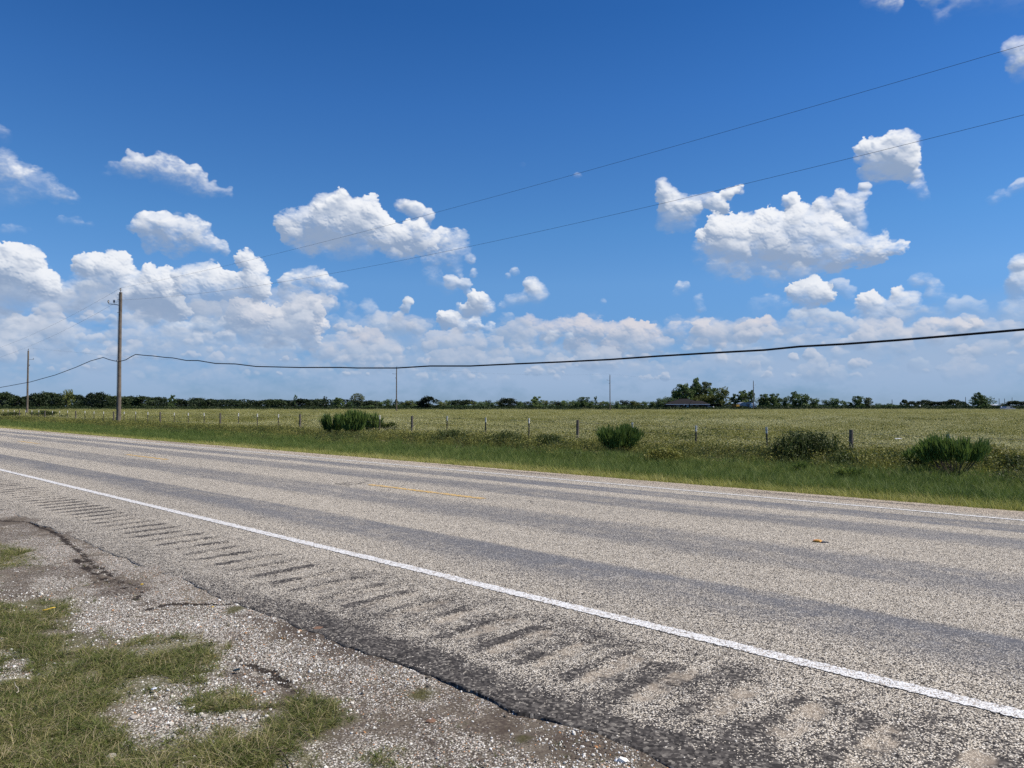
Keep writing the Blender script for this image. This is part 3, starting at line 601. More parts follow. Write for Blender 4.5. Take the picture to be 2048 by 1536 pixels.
road=link('road',grid('road',ru,rv,road_skirt,road_material(),ratt,rmap)); tag(road,kind='structure')
road['label']='grey chip-sealed two-lane road with dark wheel paths'

# --- painted markings: thin sheets 4 mm above the asphalt, worn through between the chips
def paint(name,c,wear):
    t=NT(name,0.6,0.35); v=t.vor(100,t.vec(t.pos,(1,1,0.15))); rc=t.n.new('ShaderNodeSeparateColor'); t.L(v.outputs['Color'],rc.inputs[0])
    n=t.noise(9,4,0.65); dirt=t.noise(45,3,0.7)
    p=t.ramp(dirt,(0.25,tuple(k*0.72 for k in c)),(0.55,c)); st=t.ramp(rc.outputs[0],(0.0,(.10,.09,.08)),(0.6,(.40,.35,.29)),(1.0,(.6,.54,.46)))
    th=t.math('SUBTRACT',t.math('ADD',rc.outputs[1],t.math('MULTIPLY',n,0.9)),t.math('MULTIPLY',t.mr(v.outputs['Distance'],0.35,0.6),0.35))
    t.color(t.mix(t.mr(th,wear-0.05,wear+0.05),st,p)); t.bump(t.math('SUBTRACT',0.8,v.outputs['Distance']),0.5,0.008); return t.m
def marking(name,u0,u1,v0,w,mat,step=0.018,jag=0.009):
    us=[u0]; 
    while us[-1]<u1: us.append(min(u1,us[-1]+max(step,abs(us[-1])*0.004)))
    us=np.array(us); mv=v0+0.012*(fb(us,us*0,0.4,41)-0.5)
    a=mv-w/2+nr.uniform(-jag,jag,len(us)); b=mv+w/2+nr.uniform(-jag,jag,len(us)); V=np.zeros((len(us),3,3))
    for k,c in enumerate((a,mv,b)): V[:,k,0]=us; V[:,k,1]=c; V[:,k,2]=road_z(c)+0.0045
    i=np.arange(len(us)*3).reshape(-1,3); F=np.concatenate([np.stack([i[:-1,k],i[1:,k],i[1:,k+1],i[:-1,k+1]],-1) for k in (0,1)])
    return tag(link(name,mesh_np(name,V,F,[mat],smooth=True)),kind='structure')
WHITE=paint('white_paint',(.78,.77,.74),0.60); YEL=paint('yellow_paint',(.64,.39,.07),0.62)
marking('white_edge_line',-1500,400,V_LINE,0.115,WHITE); marking('white_edge_line',-1500,400,V_FAR,0.105,WHITE)
for k in range(-14,3): marking('yellow_dash',-11.35+12.2*k,-8.35+12.2*k,V_MID+0.02,0.135,YEL,jag=0.02)

# --- raised marker in the middle of the road and its patch of bitumen
MKS=.8; mk=empty('road_marker',(-3.16,V_MID-0.07,float(road_z(V_MID))+0.002),R(8)); tag(mk,'small square yellow raised marker alone in the middle of the road','road marker')
ym=simple('yellow_plastic',(.52,.25,.03),0.45,0.4,0.12); m=MB(); m.add([(-.055,-.05,0),(.055,-.05,0),(.055,.05,0),(-.055,.05,0),(-.03,-.045,.02),(.03,-.045,.02),(.03,.045,.02),(-.03,.045,.02)],[(0,3,2,1),(4,5,6,7),(0,1,5,4),(1,2,6,5),(2,3,7,6),(3,0,4,7)]); m.build('body',ym,mk); mk.scale=(.8,.8,.9)
m=MB(); m.box(-.050,-.034,-.036,.036,.006,.0165); m.build('reflector',simple('amber_lens',(.8,.22,.02),0.15,0.6,0.05),mk)
pts=[(0.07*math.cos(a)*(1+.25*math.sin(3*a+1)),0.05*math.sin(a)*(1+.2*math.cos(5*a))) for a in np.linspace(0,2*math.pi,28,endpoint=False)]
m=MB(); m.add([(0.06+x,y,0.003) for x,y in pts]+[(0.06+x*.8,y*.8,0.006) for x,y in pts],[tuple(range(28,56))]+[(k,(k+1)%28,28+(k+1)%28,28+k) for k in range(28)]); bm_=m.build('bitumen_patch',simple('bitumen',(.03,.03,.035),0.55,0.4,0.4,30),mk)

# ---------------------------------------------------------------- scatter (loose matter only: grass, gravel, weeds)
HID=bpy.data.collections.new('scatter_sources')      # not linked to the scene: only read by the scatter
def variants(name,meshes):
    c=bpy.data.collections.new(name)
    for i,m in enumerate(meshes): c.objects.link(bpy.data.objects.new('%s_%02d'%(name,i),m))
    return c
def scatter(name,P_,scl,rz,col,n,tilt=0.0,label=None):
    N=len(P_); me=bpy.data.meshes.new(name); me.vertices.add(N); me.vertices.foreach_set('co',np.asarray(P_,np.float32).ravel())
    rot=np.zeros((N,3),np.float32); rot[:,2]=rz
    if tilt: rot[:,0]=nr.normal(0,tilt,N); rot[:,1]=nr.normal(0,tilt,N)
    scl=np.asarray(scl,np.float32); scl=np.repeat(scl[:,None],3,1) if scl.ndim==1 else scl
    for nm,ty,arr in (('rot','FLOAT_VECTOR',rot),('scl','FLOAT_VECTOR',scl)):
        a=me.attributes.new(nm,ty,'POINT'); a.data.foreach_set('vector',arr.ravel())
    a=me.attributes.new('idx','INT','POINT'); a.data.foreach_set('value',nr.randint(0,n,N).astype(np.int32))
    o=link(name,me); tag(o,label,kind='stuff')
    ng=bpy.data.node_groups.new(name,'GeometryNodeTree'); ng.interface.new_socket('Geometry',in_out='INPUT',socket_type='NodeSocketGeometry'); ng.interface.new_socket('Geometry',in_out='OUTPUT',socket_type='NodeSocketGeometry')
    gi=ng.nodes.new('NodeGroupInput'); go=ng.nodes.new('NodeGroupOutput'); ip=ng.nodes.new('GeometryNodeInstanceOnPoints'); ci=ng.nodes.new('GeometryNodeCollectionInfo')
    ci.inputs['Collection'].default_value=col; ci.inputs['Separate Children'].default_value=True; ci.inputs['Reset Children'].default_value=True
    def na(nm,ty):
        q=ng.nodes.new('GeometryNodeInputNamedAttribute'); q.data_type=ty; q.inputs['Name'].default_value=nm; return [s_ for s_ in q.outputs if s_.enabled and s_.name=='Attribute'][0]
    L=ng.links.new; L(gi.outputs[0],ip.inputs['Points']); L(ci.outputs[0],ip.inputs['Instance']); ip.inputs['Pick Instance'].default_value=True
    L(na('idx','INT'),ip.inputs['Instance Index']); L(na('rot','FLOAT_VECTOR'),ip.inputs['Rotation']); L(na('scl','FLOAT_VECTOR'),ip.inputs['Scale']); L(ip.outputs[0],go.inputs[0])
    md=o.modifiers.new('scatter','NODES'); md.node_group=ng; return o
def blades(n,spread,h,w,lean,segs=2,mat=None,rnd=None,flat=0.0):
    """a tuft: n tapering, bending blades"""
    rnd=rnd or nr; V=[];F=[]
    for i in range(n):
        a=rnd.uniform(0,2*math.pi); q=spread*math.sqrt(rnd.uniform(0,1)); b=np.array([q*math.cos(a),q*math.sin(a),0.0]); hh=h*rnd.uniform(.45,1.0); ww=w*rnd.uniform(.7,1.2)
        da=a+rnd.uniform(-.9,.9); ln=lean*rnd.uniform(.3,1.3); dr=np.array([math.cos(da),math.sin(da)]); sa=rnd.uniform(0,2*math.pi); sd=np.array([math.cos(sa),math.sin(sa),0])
        k0=len(V)
        for s_ in range(segs+1):
            t=s_/segs; c=b+np.array([dr[0]*ln*hh*t**1.7,dr[1]*ln*hh*t**1.7,hh*(t-(0.25+flat)*ln*t*t)]); wd=ww*(1-t)**0.8 if s_<segs else 0.0008
            V+= [c-sd*wd/2,c+sd*wd/2]
            if s_: F.append((k0+2*s_-2,k0+2*s_-1,k0+2*s_+1,k0+2*s_))
    return V,F
def quads(n,pos,size,rnd=None,up=0.0,aspect=1.6):
    """n randomly turned leaf quads at positions pos (n,3)"""
    rnd=rnd or nr; pos=np.asarray(pos); n=len(pos); a=rnd.normal(size=(n,3)); a[:,2]+=up; a/=np.linalg.norm(a,axis=1)[:,None]+1e-9
    b=rnd.normal(size=(n,3)); b-=a*(a*b).sum(1)[:,None]; b/=np.linalg.norm(b,axis=1)[:,None]+1e-9; c=np.cross(a,b)
    s=(size*rnd.uniform(.6,1.3,n))[:,None] if not hasattr(size,'__len__') else np.asarray(size)[:,None]
    b=b*s*0.5*aspect; c=c*s*0.5
    V=np.stack([pos-b*1.0,pos-c*0.8,pos+b*1.0,pos+c*0.8],1).reshape(-1,3); F=np.arange(n*4).reshape(-1,4); return V,F
def join(parts):
    V=[];F=[];M=[];k=0
    for v,f,m_ in parts:
        v=np.asarray(v,float).reshape(-1,3); f=np.asarray(f,int).reshape(-1,4); V.append(v); F.append(f+k); M.append(np.full(len(f),m_)); k+=len(v)
    return np.concatenate(V),np.concatenate(F),np.concatenate(M)

# --- leaf materials
LAWN=leafy('lawn_grass',(.060,.088,.020),(.15,.17,.042),(.36,.30,.13),0.25,5.0); STRAW=leafy('straw',(.26,.20,.11),(.42,.34,.20),(.60,.50,.33),0.2,5.0)
VERGE=leafy('verge_grass',(.075,.125,.022),(.16,.21,.048),(.30,.31,.09),0.35,0.5)
VERGE2=leafy('pale_verge_grass',(.22,.26,.055),(.40,.39,.11),(.58,.50,.22),0.35,0.5)
WEED=leafy('weed_green',(.15,.155,.032),(.25,.245,.055),(.35,.32,.095),0.3,0.3)
WEED_D=leafy('dark_weed',(.045,.062,.016),(.095,.12,.030),(.16,.165,.06),0.3,0.6)
HEADS=leafy('pale_flower_heads',(.38,.36,.15),(.52,.49,.24),(.68,.64,.38),0.3,0.3)
DRY=leafy('dry_stems',(.12,.09,.05),(.20,.16,.09),(.30,.25,.16),0.25,2.0)
BROOM=leafy('broom_green',(.075,.125,.026),(.145,.215,.048),(.22,.28,.08),0.3,1.2)
TWIG=simple('twig_bark',(.13,.10,.075),0.9,0.1,0.35,20)

# --- roadside gravel, lawn tufts
def stone_mesh(k):
    bm=bmesh.new(); bmesh.ops.create_icosphere(bm,subdivisions=1,radius=0.5)
    s=[rng.uniform(.75,1.25),rng.uniform(.6,1.0),rng.uniform(.4,.7)]
    for v in bm.verts:
        q=1+rng.uniform(-.18,.18); v.co=Vector((v.co.x*s[0]*q,v.co.y*s[1]*q,v.co.z*s[2]*q))
    m=bpy.data.meshes.new('stone'); bm.to_mesh(m); bm.free(); m.materials.append(STONE); return m
def stone_mat():
    t=NT('limestone_chip',0.85,0.2); oi=t.n.new('ShaderNodeObjectInfo'); c=t.ramp(oi.outputs['Random'],(0.0,(.07,.058,.048)),(0.22,(.17,.148,.12)),(0.36,(.40,.36,.30)),(0.5,(.64,.60,.51)),(0.75,(.78,.75,.67)),(0.94,(.88,.86,.82)),(0.97,(.50,.26,.12)))
    c=t.mix(1.0,c,t.ramp(t.noise(220,3,0.6),(0.3,0.78),(0.7,1.05)),'MULTIPLY'); t.color(c); return t.m
STONE=stone_mat(); SV=variants('gravel_source',[stone_mesh(k) for k in range(8)])
# the part of the near roadside in view, a little wider on every side
def near_pts(n,far):
    D=nr.uniform(2.55,far,n)*1.0; D=2.55+(far-2.55)*nr.uniform(0,1,n)**1.25; c=nr.uniform(-0.80,0.62,n)
    return FWD[0]*D+RGT[0]*c*D,FWD[1]*D+RGT[1]*c*D,D
u,v,D=near_pts(150000,7.5); e=edge_v(u); gr,ms,dk,ck=near_masks(u,v); big=fb(u,v,1.5,51)
keep=(v<e-0.012)&(v>-0.6)&(nr.rand(len(u))<np.clip((0.12+1.2*ss(.40,.60,big+0.25*(fb(u,v,7,55)-.5)))*(1-.8*gr)*(1-.65*dk)*(1-.9*ck)*(1-ms),0,1)*ss(7.5,5.5,D))
u,v=u[keep],v[keep]; sz=0.0074*np.exp(nr.normal(0,.46,len(u))); z=ground_z(u,v)+sz*0.12
scatter('gravel',np.stack([u,v,z],1),sz,nr.uniform(0,6.28,len(u)),SV,8,0.4,'loose white and grey limestone chips beside the road')
u,v,D=near_pts(60000,6.5); k=(v>3.0)&(v<4.2)&(groove(u,v)<0.2); u,v=u[k][:5000],v[k][:5000]; sz=0.0055*np.exp(nr.normal(0,.3,len(u)))
TF=[]
for k in range(8):
    a,b=blades(9,0.014,0.062,0.0042,1.7,3,flat=.27); a2,b2=blades(2,0.02,0.075,0.0026,2.2,3,flat=.25); V,F,M=join([(a,b,0),(a2,b2,1)]); TF.append(mesh_np('tuft',V,F,[LAWN,STRAW],M))
for k in range(3):
    a,b=blades(12,0.020,0.036,0.0055,1.9,3,flat=.2); V,F,M=join([(a,b,0)]); TF.append(mesh_np('tuft',V,F,[LAWN],M))
TFV=variants('lawn_source',TF)
u,v,D=near_pts(150000,9.0); gr,ms,dk,ck=near_masks(u,v); big=fb(u,v,3.5,52)
keep=(v<2.75)&(nr.rand(len(u))<np.clip(gr**1.5*ss(.25,.60,big)*1.1+0.008,0,1)); u,v,gr,big=u[keep],v[keep],gr[keep],big[keep]
scatter('lawn_grass',np.stack([u,v,ground_z(u,v)-0.004],1),(0.55+0.75*nr.rand(len(u)))*(0.6+0.5*gr),nr.uniform(0,6.28,len(u)),TFV,11,0.25,'patchy short grass growing through the gravel')
# --- far verge: pale rim, then tall green grass
def tuftset(name,mat,n,h,w,spread,lean,cnt=5,extra=None):
    out=[]
    for k in range(cnt):
        a,b=blades(n,spread,h,w,lean,3); V,F,M=join([(a,b,0)]+([extra(h)] if extra else [])); out.append(mesh_np('tuft',V,F,[mat]+([HEADS] if extra else []),M))
    return variants(name,out)
def along(n,u0,u1,v0,v1,pw=1.0):
    """points on a strip beside the road, thinning out with distance from the camera"""
    q=nr.rand(n); u=-(abs(u0))**q*1.0 if False else None
    t=nr.rand(n); lo,hi=math.log(14.0),math.log(-u0+14.0); u=-(np.exp(lo+(hi-lo)*t)-14.0)+u1; v=nr.uniform(v0,v1,n)**1.0; return u,v
GA=tuftset('verge_source',VERGE,16,0.34,0.013,0.10,0.75); GP=tuftset('pale_verge_source',VERGE2,16,0.25,0.010,0.09,0.8)
def strip(name,label,col,n,v0,v1,s0,s1,u0=-190,u1=6,dens=None,nv=5,tall=None):
    u,v=along(n,u0,u1,v0,v1)
    if dens is not None: k=nr.rand(n)<dens(u,v); u,v=u[k],v[k]
    D=np.hypot(u,v); s=nr.uniform(s0,s1,len(u))*(1+np.clip((D-35)/110,0,1.2)); z=ground_z(u,v)-0.02
    sc=np.stack([s,s,s*(1 if tall is None else tall(u,v))/(1+np.clip((D-35)/110,0,1.2)*.75)],1)
    return scatter(name,np.stack([u,v,z],1),sc,nr.uniform(0,6.28,len(u)),col,nv,0.12,label)
strip('verge_grass','tall green grass on the verge beyond the road',GA,52000,13.6,19.2,.6,1.25,dens=lambda u,v:(0.55+.45*ss(.3,.5,fb(u,v,.5,61)))*ss(18.6,16.6,v+1.6*(fb(u,v,.5,62)-.5))+0.16)
strip('pale_verge_grass','yellowish grass rim along the far road edge',GP,26000,12.96,14.1,.6,1.2,dens=lambda u,v:ss(14.2,13.4,v+0.5*(fb(u,v,.8,63)-.5))*(0.5+0.5*fb(u,v,1.5,64)))
strip('verge_grass_left','low green grass on the wide verge to the left',GA,22000,16.5,21.0,.45,.85,u0=-220,u1=-26,dens=lambda u,v:ss(-26,-42,u)*0.9)
# scrubby growth along the fence
def scrub(k,mat,h=0.45):
    a,b=blades(22,0.16,h,0.009,0.7,3); n=70; p=np.stack([nr.normal(0,.15,n),nr.normal(0,.15,n),nr.uniform(.04,h*.85,n)],1); c,d=quads(n,p,0.035)
    V,F,M=join([(a,b,0),(c,d,1)]); return mesh_np('scrub',V,F,[DRY if k==1 else mat,mat],M)
SB=variants('scrub_source',[scrub(k,WEED_D if k<3 else WEED) for k in range(6)])
strip('fence_scrub','dark scrubby weeds tangled along the fence line',SB,15000,16.8,23.0,.45,1.15,u0=-200,nv=6,dens=lambda u,v:np.clip(ss(18.6,20.6,v+1.5*(fb(u,v,.35,65)-.5))*(.45+.55*ss(.35,.6,fb(u,v,.45,66)))+0.22*ss(.35,.6,fb(u,v,.8,67)),0,1))
# --- the field of pale flowering weeds
def weed(k):
    n=26; V0,F0=blades(n,0.22,0.50,0.010,0.45,3); nh=34; p=np.stack([nr.normal(0,.17,nh),nr.normal(0,.17,nh),nr.uniform(.26,.52,nh)],1); c,d=quads(nh,p,0.026,aspect=1.1)
    nl=60; p2=np.stack([nr.normal(0,.17,nl),nr.normal(0,.17,nl),nr.uniform(.03,.40,nl)],1); e,f=quads(nl,p2,0.035)
    V,F,M=join([(V0,F0,0),(c,d,1),(e,f,0)]); return mesh_np('weed',V,F,[WEED,HEADS],M)
WD=variants('field_source',[weed(k) for k in range(6)])
n=90000; az=nr.uniform(-0.86,0.80,n); rr=np.exp(nr.uniform(math.log(19),math.log(290),n)); u=rr*(FWD[0]+RGT[0]*az); v=rr*(FWD[1]+RGT[1]*az)
k=(v>21.3+0.9*(fb(u,v,.5,71)-.5))&(nr.rand(n)<0.22+0.78*ss(.40,.56,fb(u,v,.10,72))); u,v,rr=u[k],v[k],rr[k]; s=nr.uniform(.55,1.15,len(u))*(1+rr/60.)
sz=np.stack([s,s,nr.uniform(.5,1.15,len(u))*(0.40+1.3*fb(u,v,.22,73))],1)
scatter('field_weeds',np.stack([u,v,ground_z(u,v)-0.03],1),sz,nr.uniform(0,6.28,len(u)),WD,6,0.06,'pale flowering weeds covering the flat field beyond the fence')
n=5200; az=nr.uniform(-0.86,0.80,n); rr=np.exp(nr.uniform(math.log(24),math.log(230),n)); u=rr*(FWD[0]+RGT[0]*az); v=rr*(FWD[1]+RGT[1]*az); k=(v>23)&(nr.rand(n)<ss(.45,.62,fb(u,v,.06,75))+.15); u,v,rr=u[k],v[k],rr[k]; s=nr.uniform(.5,1.3,len(u))*(1+rr/90.)
scatter('field_dark_weeds',np.stack([u,v,ground_z(u,v)-0.02],1),np.stack([s,s,nr.uniform(.9,1.7,len(u))],1),nr.uniform(0,6.28,len(u)),SB,6,0.08,'darker weeds dotted through the pale field')
# far dark green growth closing the field
n=9000; az=nr.uniform(-0.86,0.80,n); rr=nr.uniform(272,345,n); u=rr*(FWD[0]+RGT[0]*az); v=rr*(FWD[1]+RGT[1]*az)
FARG=leafy('far_green',(.020,.034,.009),(.034,.054,.014),(.06,.08,.025),0.2,0.05)
def clump(k,sz=0.35,m=90):
    p=nr.normal(size=(m,3)); p/=np.linalg.norm(p,axis=1)[:,None]; p=p*np.array([1.1,1.1,.5])*nr.uniform(.6,1,(m,1)); p[:,2]=np.abs(p[:,2]); c,d=quads(m,p,sz); V,F,M=join([(c,d,0)]); return mesh_np('clump',V,F,[FARG],M)
CL=variants('far_clump_source',[clump(k) for k in range(5)])
scatter('far_undergrowth',np.stack([u,v,ground_z(u,v)-.1],1),np.stack([nr.uniform(.9,2.2,len(u))]*2+[nr.uniform(.9,2.1,len(u))*(0.8+.5*(rr>315))],1),nr.uniform(0,6.28,len(u)),CL,5,0.0,'low dark green growth in front of the distant trees')

# ---------------------------------------------------------------- fence along the field
V_F=22.0
def fence_top(u): return 1.05-0.28*ss(-26,-2,u)
WOOD=simple('weathered_wood',(.135,.115,.095),0.9,0.1,0.35,14); STEEL=simple('green_brown_steel',(.085,.075,.050),0.6,0.3,0.3,20); CAPW=simple('white_post_paint',(.62,.60,.54),0.5,0.3,0.08,20)
GALV=simple('galvanised_wire',(.22,.22,.21),0.5,0.5,0.2,30,0.6)
fence=empty('wire_fence',(-20,V_F,0)); tag(fence,'barbed wire fence of wooden and white-tipped steel posts along the field','fence')
def post_wood(h):
    m=MB(); n=10; m.tube([(0,0,-0.3),(0.004,0,h*.4),(-.006,.004,h*.8),(0,0,h)],[.060,.058,.055,.052],n,bump=.05); return m.mesh('wooden_post',[WOOD])
def post_steel(h):
    m=MB(); m.box(-.028,.028,-.006,.006,-.3,h); m.box(-.006,.006,.006,.042,-.3,h)
    for k in range(12): m.box(-.008,.008,-.014,-.006,.08+k*h/13,.10+k*h/13)
    return m.mesh('steel_post',[STEEL])
def tip(h):
    m=MB(); m.box(-.031,.031,-.009,.009,h-.20,h+.004); m.box(-.009,.009,.009,.045,h-.20,h+.004); return m.mesh('white_tip',[CAPW])
PW=[post_wood(1.2) for _ in range(3)]; PS=post_steel(1.2); PT=tip(1.2)
posts=[]
for k in range(-46,9):
    u=-17.67+2.486*k*1.0; top=float(fence_top(u)); wood=(k%4==0); gz=top-1.2
    sc=1.0 if wood else 0.985
    o=link('wooden_post' if wood else 'steel_post',PW[k%3] if wood else PS,fence,(u+20,rng.uniform(-.02,.02),gz)); o.rotation_euler=(rng.uniform(-.02,.02),rng.uniform(-.025,.025),rng.uniform(-.3,.3)); o.scale=(1,1,sc*rng.uniform(.985,1.02))
    if not wood: t_=link('white_tip',PT,o)
    posts.append(u)
for hgt in (0.30,0.58,0.88,1.12):
    m=MB(); pts=[]
    for a,b in zip(posts[:-1],posts[1:]):
        for q in (0,.25,.5,.75):
            u=a+(b-a)*q; pts.append((u+20,-.09,float(fence_top(u))-1.2+hgt-0.02*math.sin(q*math.pi)))
    m.tube(pts,0.0028,4)
    for a in np.arange(-60,6,0.13):
        z=float(fence_top(a))-1.2+hgt-.01; m.add([(a+20,-.105,z-.012),(a+20.004,-.09,z),(a+20,-.075,z+.012)],[(0,1,2)])
    m.build('barbed_wire',GALV,fence)

# ---------------------------------------------------------------- utility poles and lines
POLE=simple('creosoted_pole',(.165,.135,.108),0.9,0.1,0.35,3); PORC=simple('grey_porcelain',(.10,.115,.135),0.3,0.5,0.1); CABLE=simple('black_cable',(.012,.012,.014),0.6,0.3,0.2)
IRON=simple('galvanised_iron',(.30,.31,.32),0.5,0.5,0.2,10,0.5)
def pole_wood(h,r0,r1,n=14):
    m=MB(); z=[-1,0,h*.15,h*.3,h*.45,h*.6,h*.75,h*.9,h]; m.tube([(rng.uniform(-.012,.012),rng.uniform(-.012,.012),q) for q in z],[r0+(r1-r0)*max(0,q)/h for q in z],n,bump=.025); return m
def insulator(m,x,y,z,s=1.0):
    m.tube([(x,y,z),(x,y,z+.05*s),(x,y,z+.06*s),(x,y,z+.12*s),(x,y,z+.13*s),(x,y,z+.20*s),(x,y,z+.22*s)],[.03*s,.035*s,.075*s,.05*s,.07*s,.045*s,.025*s],10)
u1,D1=onv(238,21.5); base=(u1,21.5,-0.05)
H1=zat(584,D1)+0.02
p1=empty('utility_pole',base); tag(p1,'tall brown wooden utility pole with side bracket standing at the fence','utility pole')
pole_wood(H1+.05,.170,.115).build('pole_shaft',POLE,p1)
m=MB(); m.tube([(0,0,H1+.0),(0,0,H1+.16)],[.03,.03],8); m.build('top_pin',IRON,p1)
m=MB(); m.tube([(-.16,0,H1-.02),(.16,0,H1-.02)],.035,6); m.build('top_bracket',IRON,p1)
m=MB(); insulator(m,0,0,H1+.15,1.1); m.build('insulator',PORC,p1)
hb=zat(608,D1)+.05
side=Vector((-RGT[0],-RGT[1],0))       # the bracket points away from the road line, to the left in the photograph
arm=[(side*0.10)+Vector((0,0,hb-.10)),(side*0.25)+Vector((0,0,hb-.03)),(side*.55)+Vector((0,0,hb)),(side*.95)+Vector((0,0,hb+.04)),(side*.97)+Vector((0,0,hb+.12))]
m=MB(); m.tube(arm,.028,7); m.build('side_bracket',IRON,p1)
for q in (.97,.52):
    m=MB(); v_=side*q; insulator(m,v_.x,v_.y,hb+.10,1.15); m.build('insulator',PORC,p1)
for q in (.15,.55,1.6): m=MB(); m.tube([side*.13+Vector((0,0,H1-q)),side*.25+Vector((0,0,H1-q-.03))],.018,6); m.build('wire_clip',IRON,p1)
m=MB(); m.tube([side*.15+Vector((0,0,H1-.2)),side*.20+Vector((0,0,H1-3)),side*.21+Vector((0,0,.3))],.008,5)
m.build('ground_wire',CABLE,p1)
zc=zat(722,D1)+.05; m=MB(); m.box(-.10,.10,-.22,-.14,zc-.08,zc+.08); m.build('cable_clamp',IRON,p1)
def wire(name,pts,r,label,cat='wire',mat=CABLE,n=5):
    m=MB(); m.tube(pts,r,n); return tag(m.build(name,mat,None,True),label,cat)
def span(f,a,b,n=60): return [(u,21.5,f(u)) for u in np.linspace(a,b,n)]
def quad_through(P3):
    A=np.array([[u*u,u,1] for u,_ in P3]); c=np.linalg.solve(A,np.array([z for _,z in P3])); return lambda u: float(c[0]*u*u+c[1]*u+c[2])
def line_pt(x,y,v=21.5): u,D=onv(x,v); return (u,zat_pitch(x,y,v))
def zat_pitch(x,y,v):
    r,_=pix(x,y); return H_CAM+r.z*v/r.y
f1=quad_through([(u1,H1+.34),line_pt(1145,350),line_pt(2048,90)]); f2=quad_through([(u1,hb+.30),line_pt(1320,408),line_pt(2048,230)])
f1b=lambda u: H1+.34+(u-u1)*0.034+0.00085*(u-u1)*(u-u1+80)*1.0; f2b=lambda u: hb+.3+(u-u1)*.034+0.00095*(u-u1)*(u-u1+80)
def both(f,fb_): return [(float(u),21.5,fb_(u)) for u in np.linspace(u1-80,u1,40)][:-1]+span(f,u1,26)
wire('overhead_wire',both(f1,f1b),.0052,'upper thin power wire strung from the pole top across the sky')
wire('overhead_wire',both(f2,f2b),.0052,'lower thin power wire strung from the pole side bracket across the sky')
cab=[(-60,790),(0,775),(60,764),(110,750),(150,735),(180,722),(205,715),(216,719),(228,722),(238,723),(250,720),(262,713),(270,709),(290,711),(305,712),(330,715),(345,716),(372,721),(395,721),(430,727),(470,728),(512,733),(600,735),(680,735),(715,736),(793,736),(860,732),(940,732),(1024,728),(1120,724),(1220,719),(1320,712),(1420,706),(1530,700),(1600,693),(1690,688),(1800,680),(1920,670),(2048,659)]
pts=[]
for x,y in cab:
    u,D=onv(x,21.36); pts.append((u,21.36,zat_pitch(x,y,21.36)))
pts.append((8,21.36,pts[-1][2]+.62)); pts.append((26,21.36,pts[-1][2]+1.6))
a=[Vector(p) for p in pts]; sm=[]
for i in range(len(a)-1):
    p0,p1_,p2,p3=a[max(i-1,0)],a[i],a[i+1],a[min(i+2,len(a)-1)]
    kink=x
    for q in (0,.34,.67): sm.append(p1_.lerp(p2,q) if (p2-p1_).length<4 else (0.5*((2*p1_)+(p2-p0)*q*(p1_-p2).length/max((p2-p0).length,.1)*1.0+(p2-p1_)*0)).lerp(p1_.lerp(p2,q),1.0))
sm.append(a[-1]); wire('communication_cable',sm,.030,'thick black cable sagging low from the pole across the whole view','cable',n=8)
# the line of poles that crosses the field
def far_pole(x,ytop,D,label,arm=0,r=.13,cat='utility pole',group=None):
    g=at(x,D,0); h=zat(ytop,D); o=empty('utility_pole',(g.x,g.y,-0.1)); tag(o,label,cat,group)
    mm=pole_wood(h,r*1.15,r*.8,10); mm.build('pole_shaft',POLE,o)
    m=MB(); m.tube([(0,0,h-.02),(0,0,h+.10)],.04,6); m.build('top_pin',IRON,o); m=MB(); insulator(m,0,0,h+.08,1.2); m.build('insulator',PORC,o)
    if arm:
        m=MB(); s_=-side*arm; m.tube([s_*.1+Vector((0,0,h-1.5)),s_*.9+Vector((0,0,h-1.5))],.03,6); m.build('side_bracket',IRON,o)
        for q,dz in ((.9,1.5),(.25,2.6)): m=MB(); insulator(m,(s_*q).x,(s_*q).y,h-dz,1.0); m.build('insulator',PORC,o)
    return g,h
far=[far_pole(55,700,127,'wooden utility pole in front of the dark wood at the far left',1,.15),
 far_pole(793,735,185,'lone wooden utility pole in the middle of the field',-1,.14),
 far_pole(1220,750,228,'slim wooden utility pole in the open field left of the house',-1,.14),
 far_pole(1507,762,281,'wooden utility pole rising beside the grey shed',1,.15)]
pts=[]
for (g,h),(g2_,h2) in zip(far[:-1],far[1:]):
    for q in np.linspace(0,1,9)[:-1]: p=g.lerp(g2_,q); pts.append((p.x,p.y,h+(h2-h)*q+.35-1.1*4*q*(1-q)))
pts.append((far[-1][0].x,far[-1][0].y,far[-1][1]+.35)); wire('field_wire',pts,.006,'thin wire joining the distant poles across the field')
for x,y,D,l in ((1784,799,420,'distant thin pole left of the dark oak row'),(1931,794,430,'distant thin pole between the oak row and the lone tree'),(1998,797,440,'leftmost of the distant thin poles near the right edge'),(2009,797,440,'distant thin pole just left of the tree clump at the right edge'),(2024,795,520,'distant thin pole rising behind the tree clump at the right edge')):
    far_pole(x,y,D,l,0,.17,'pole')

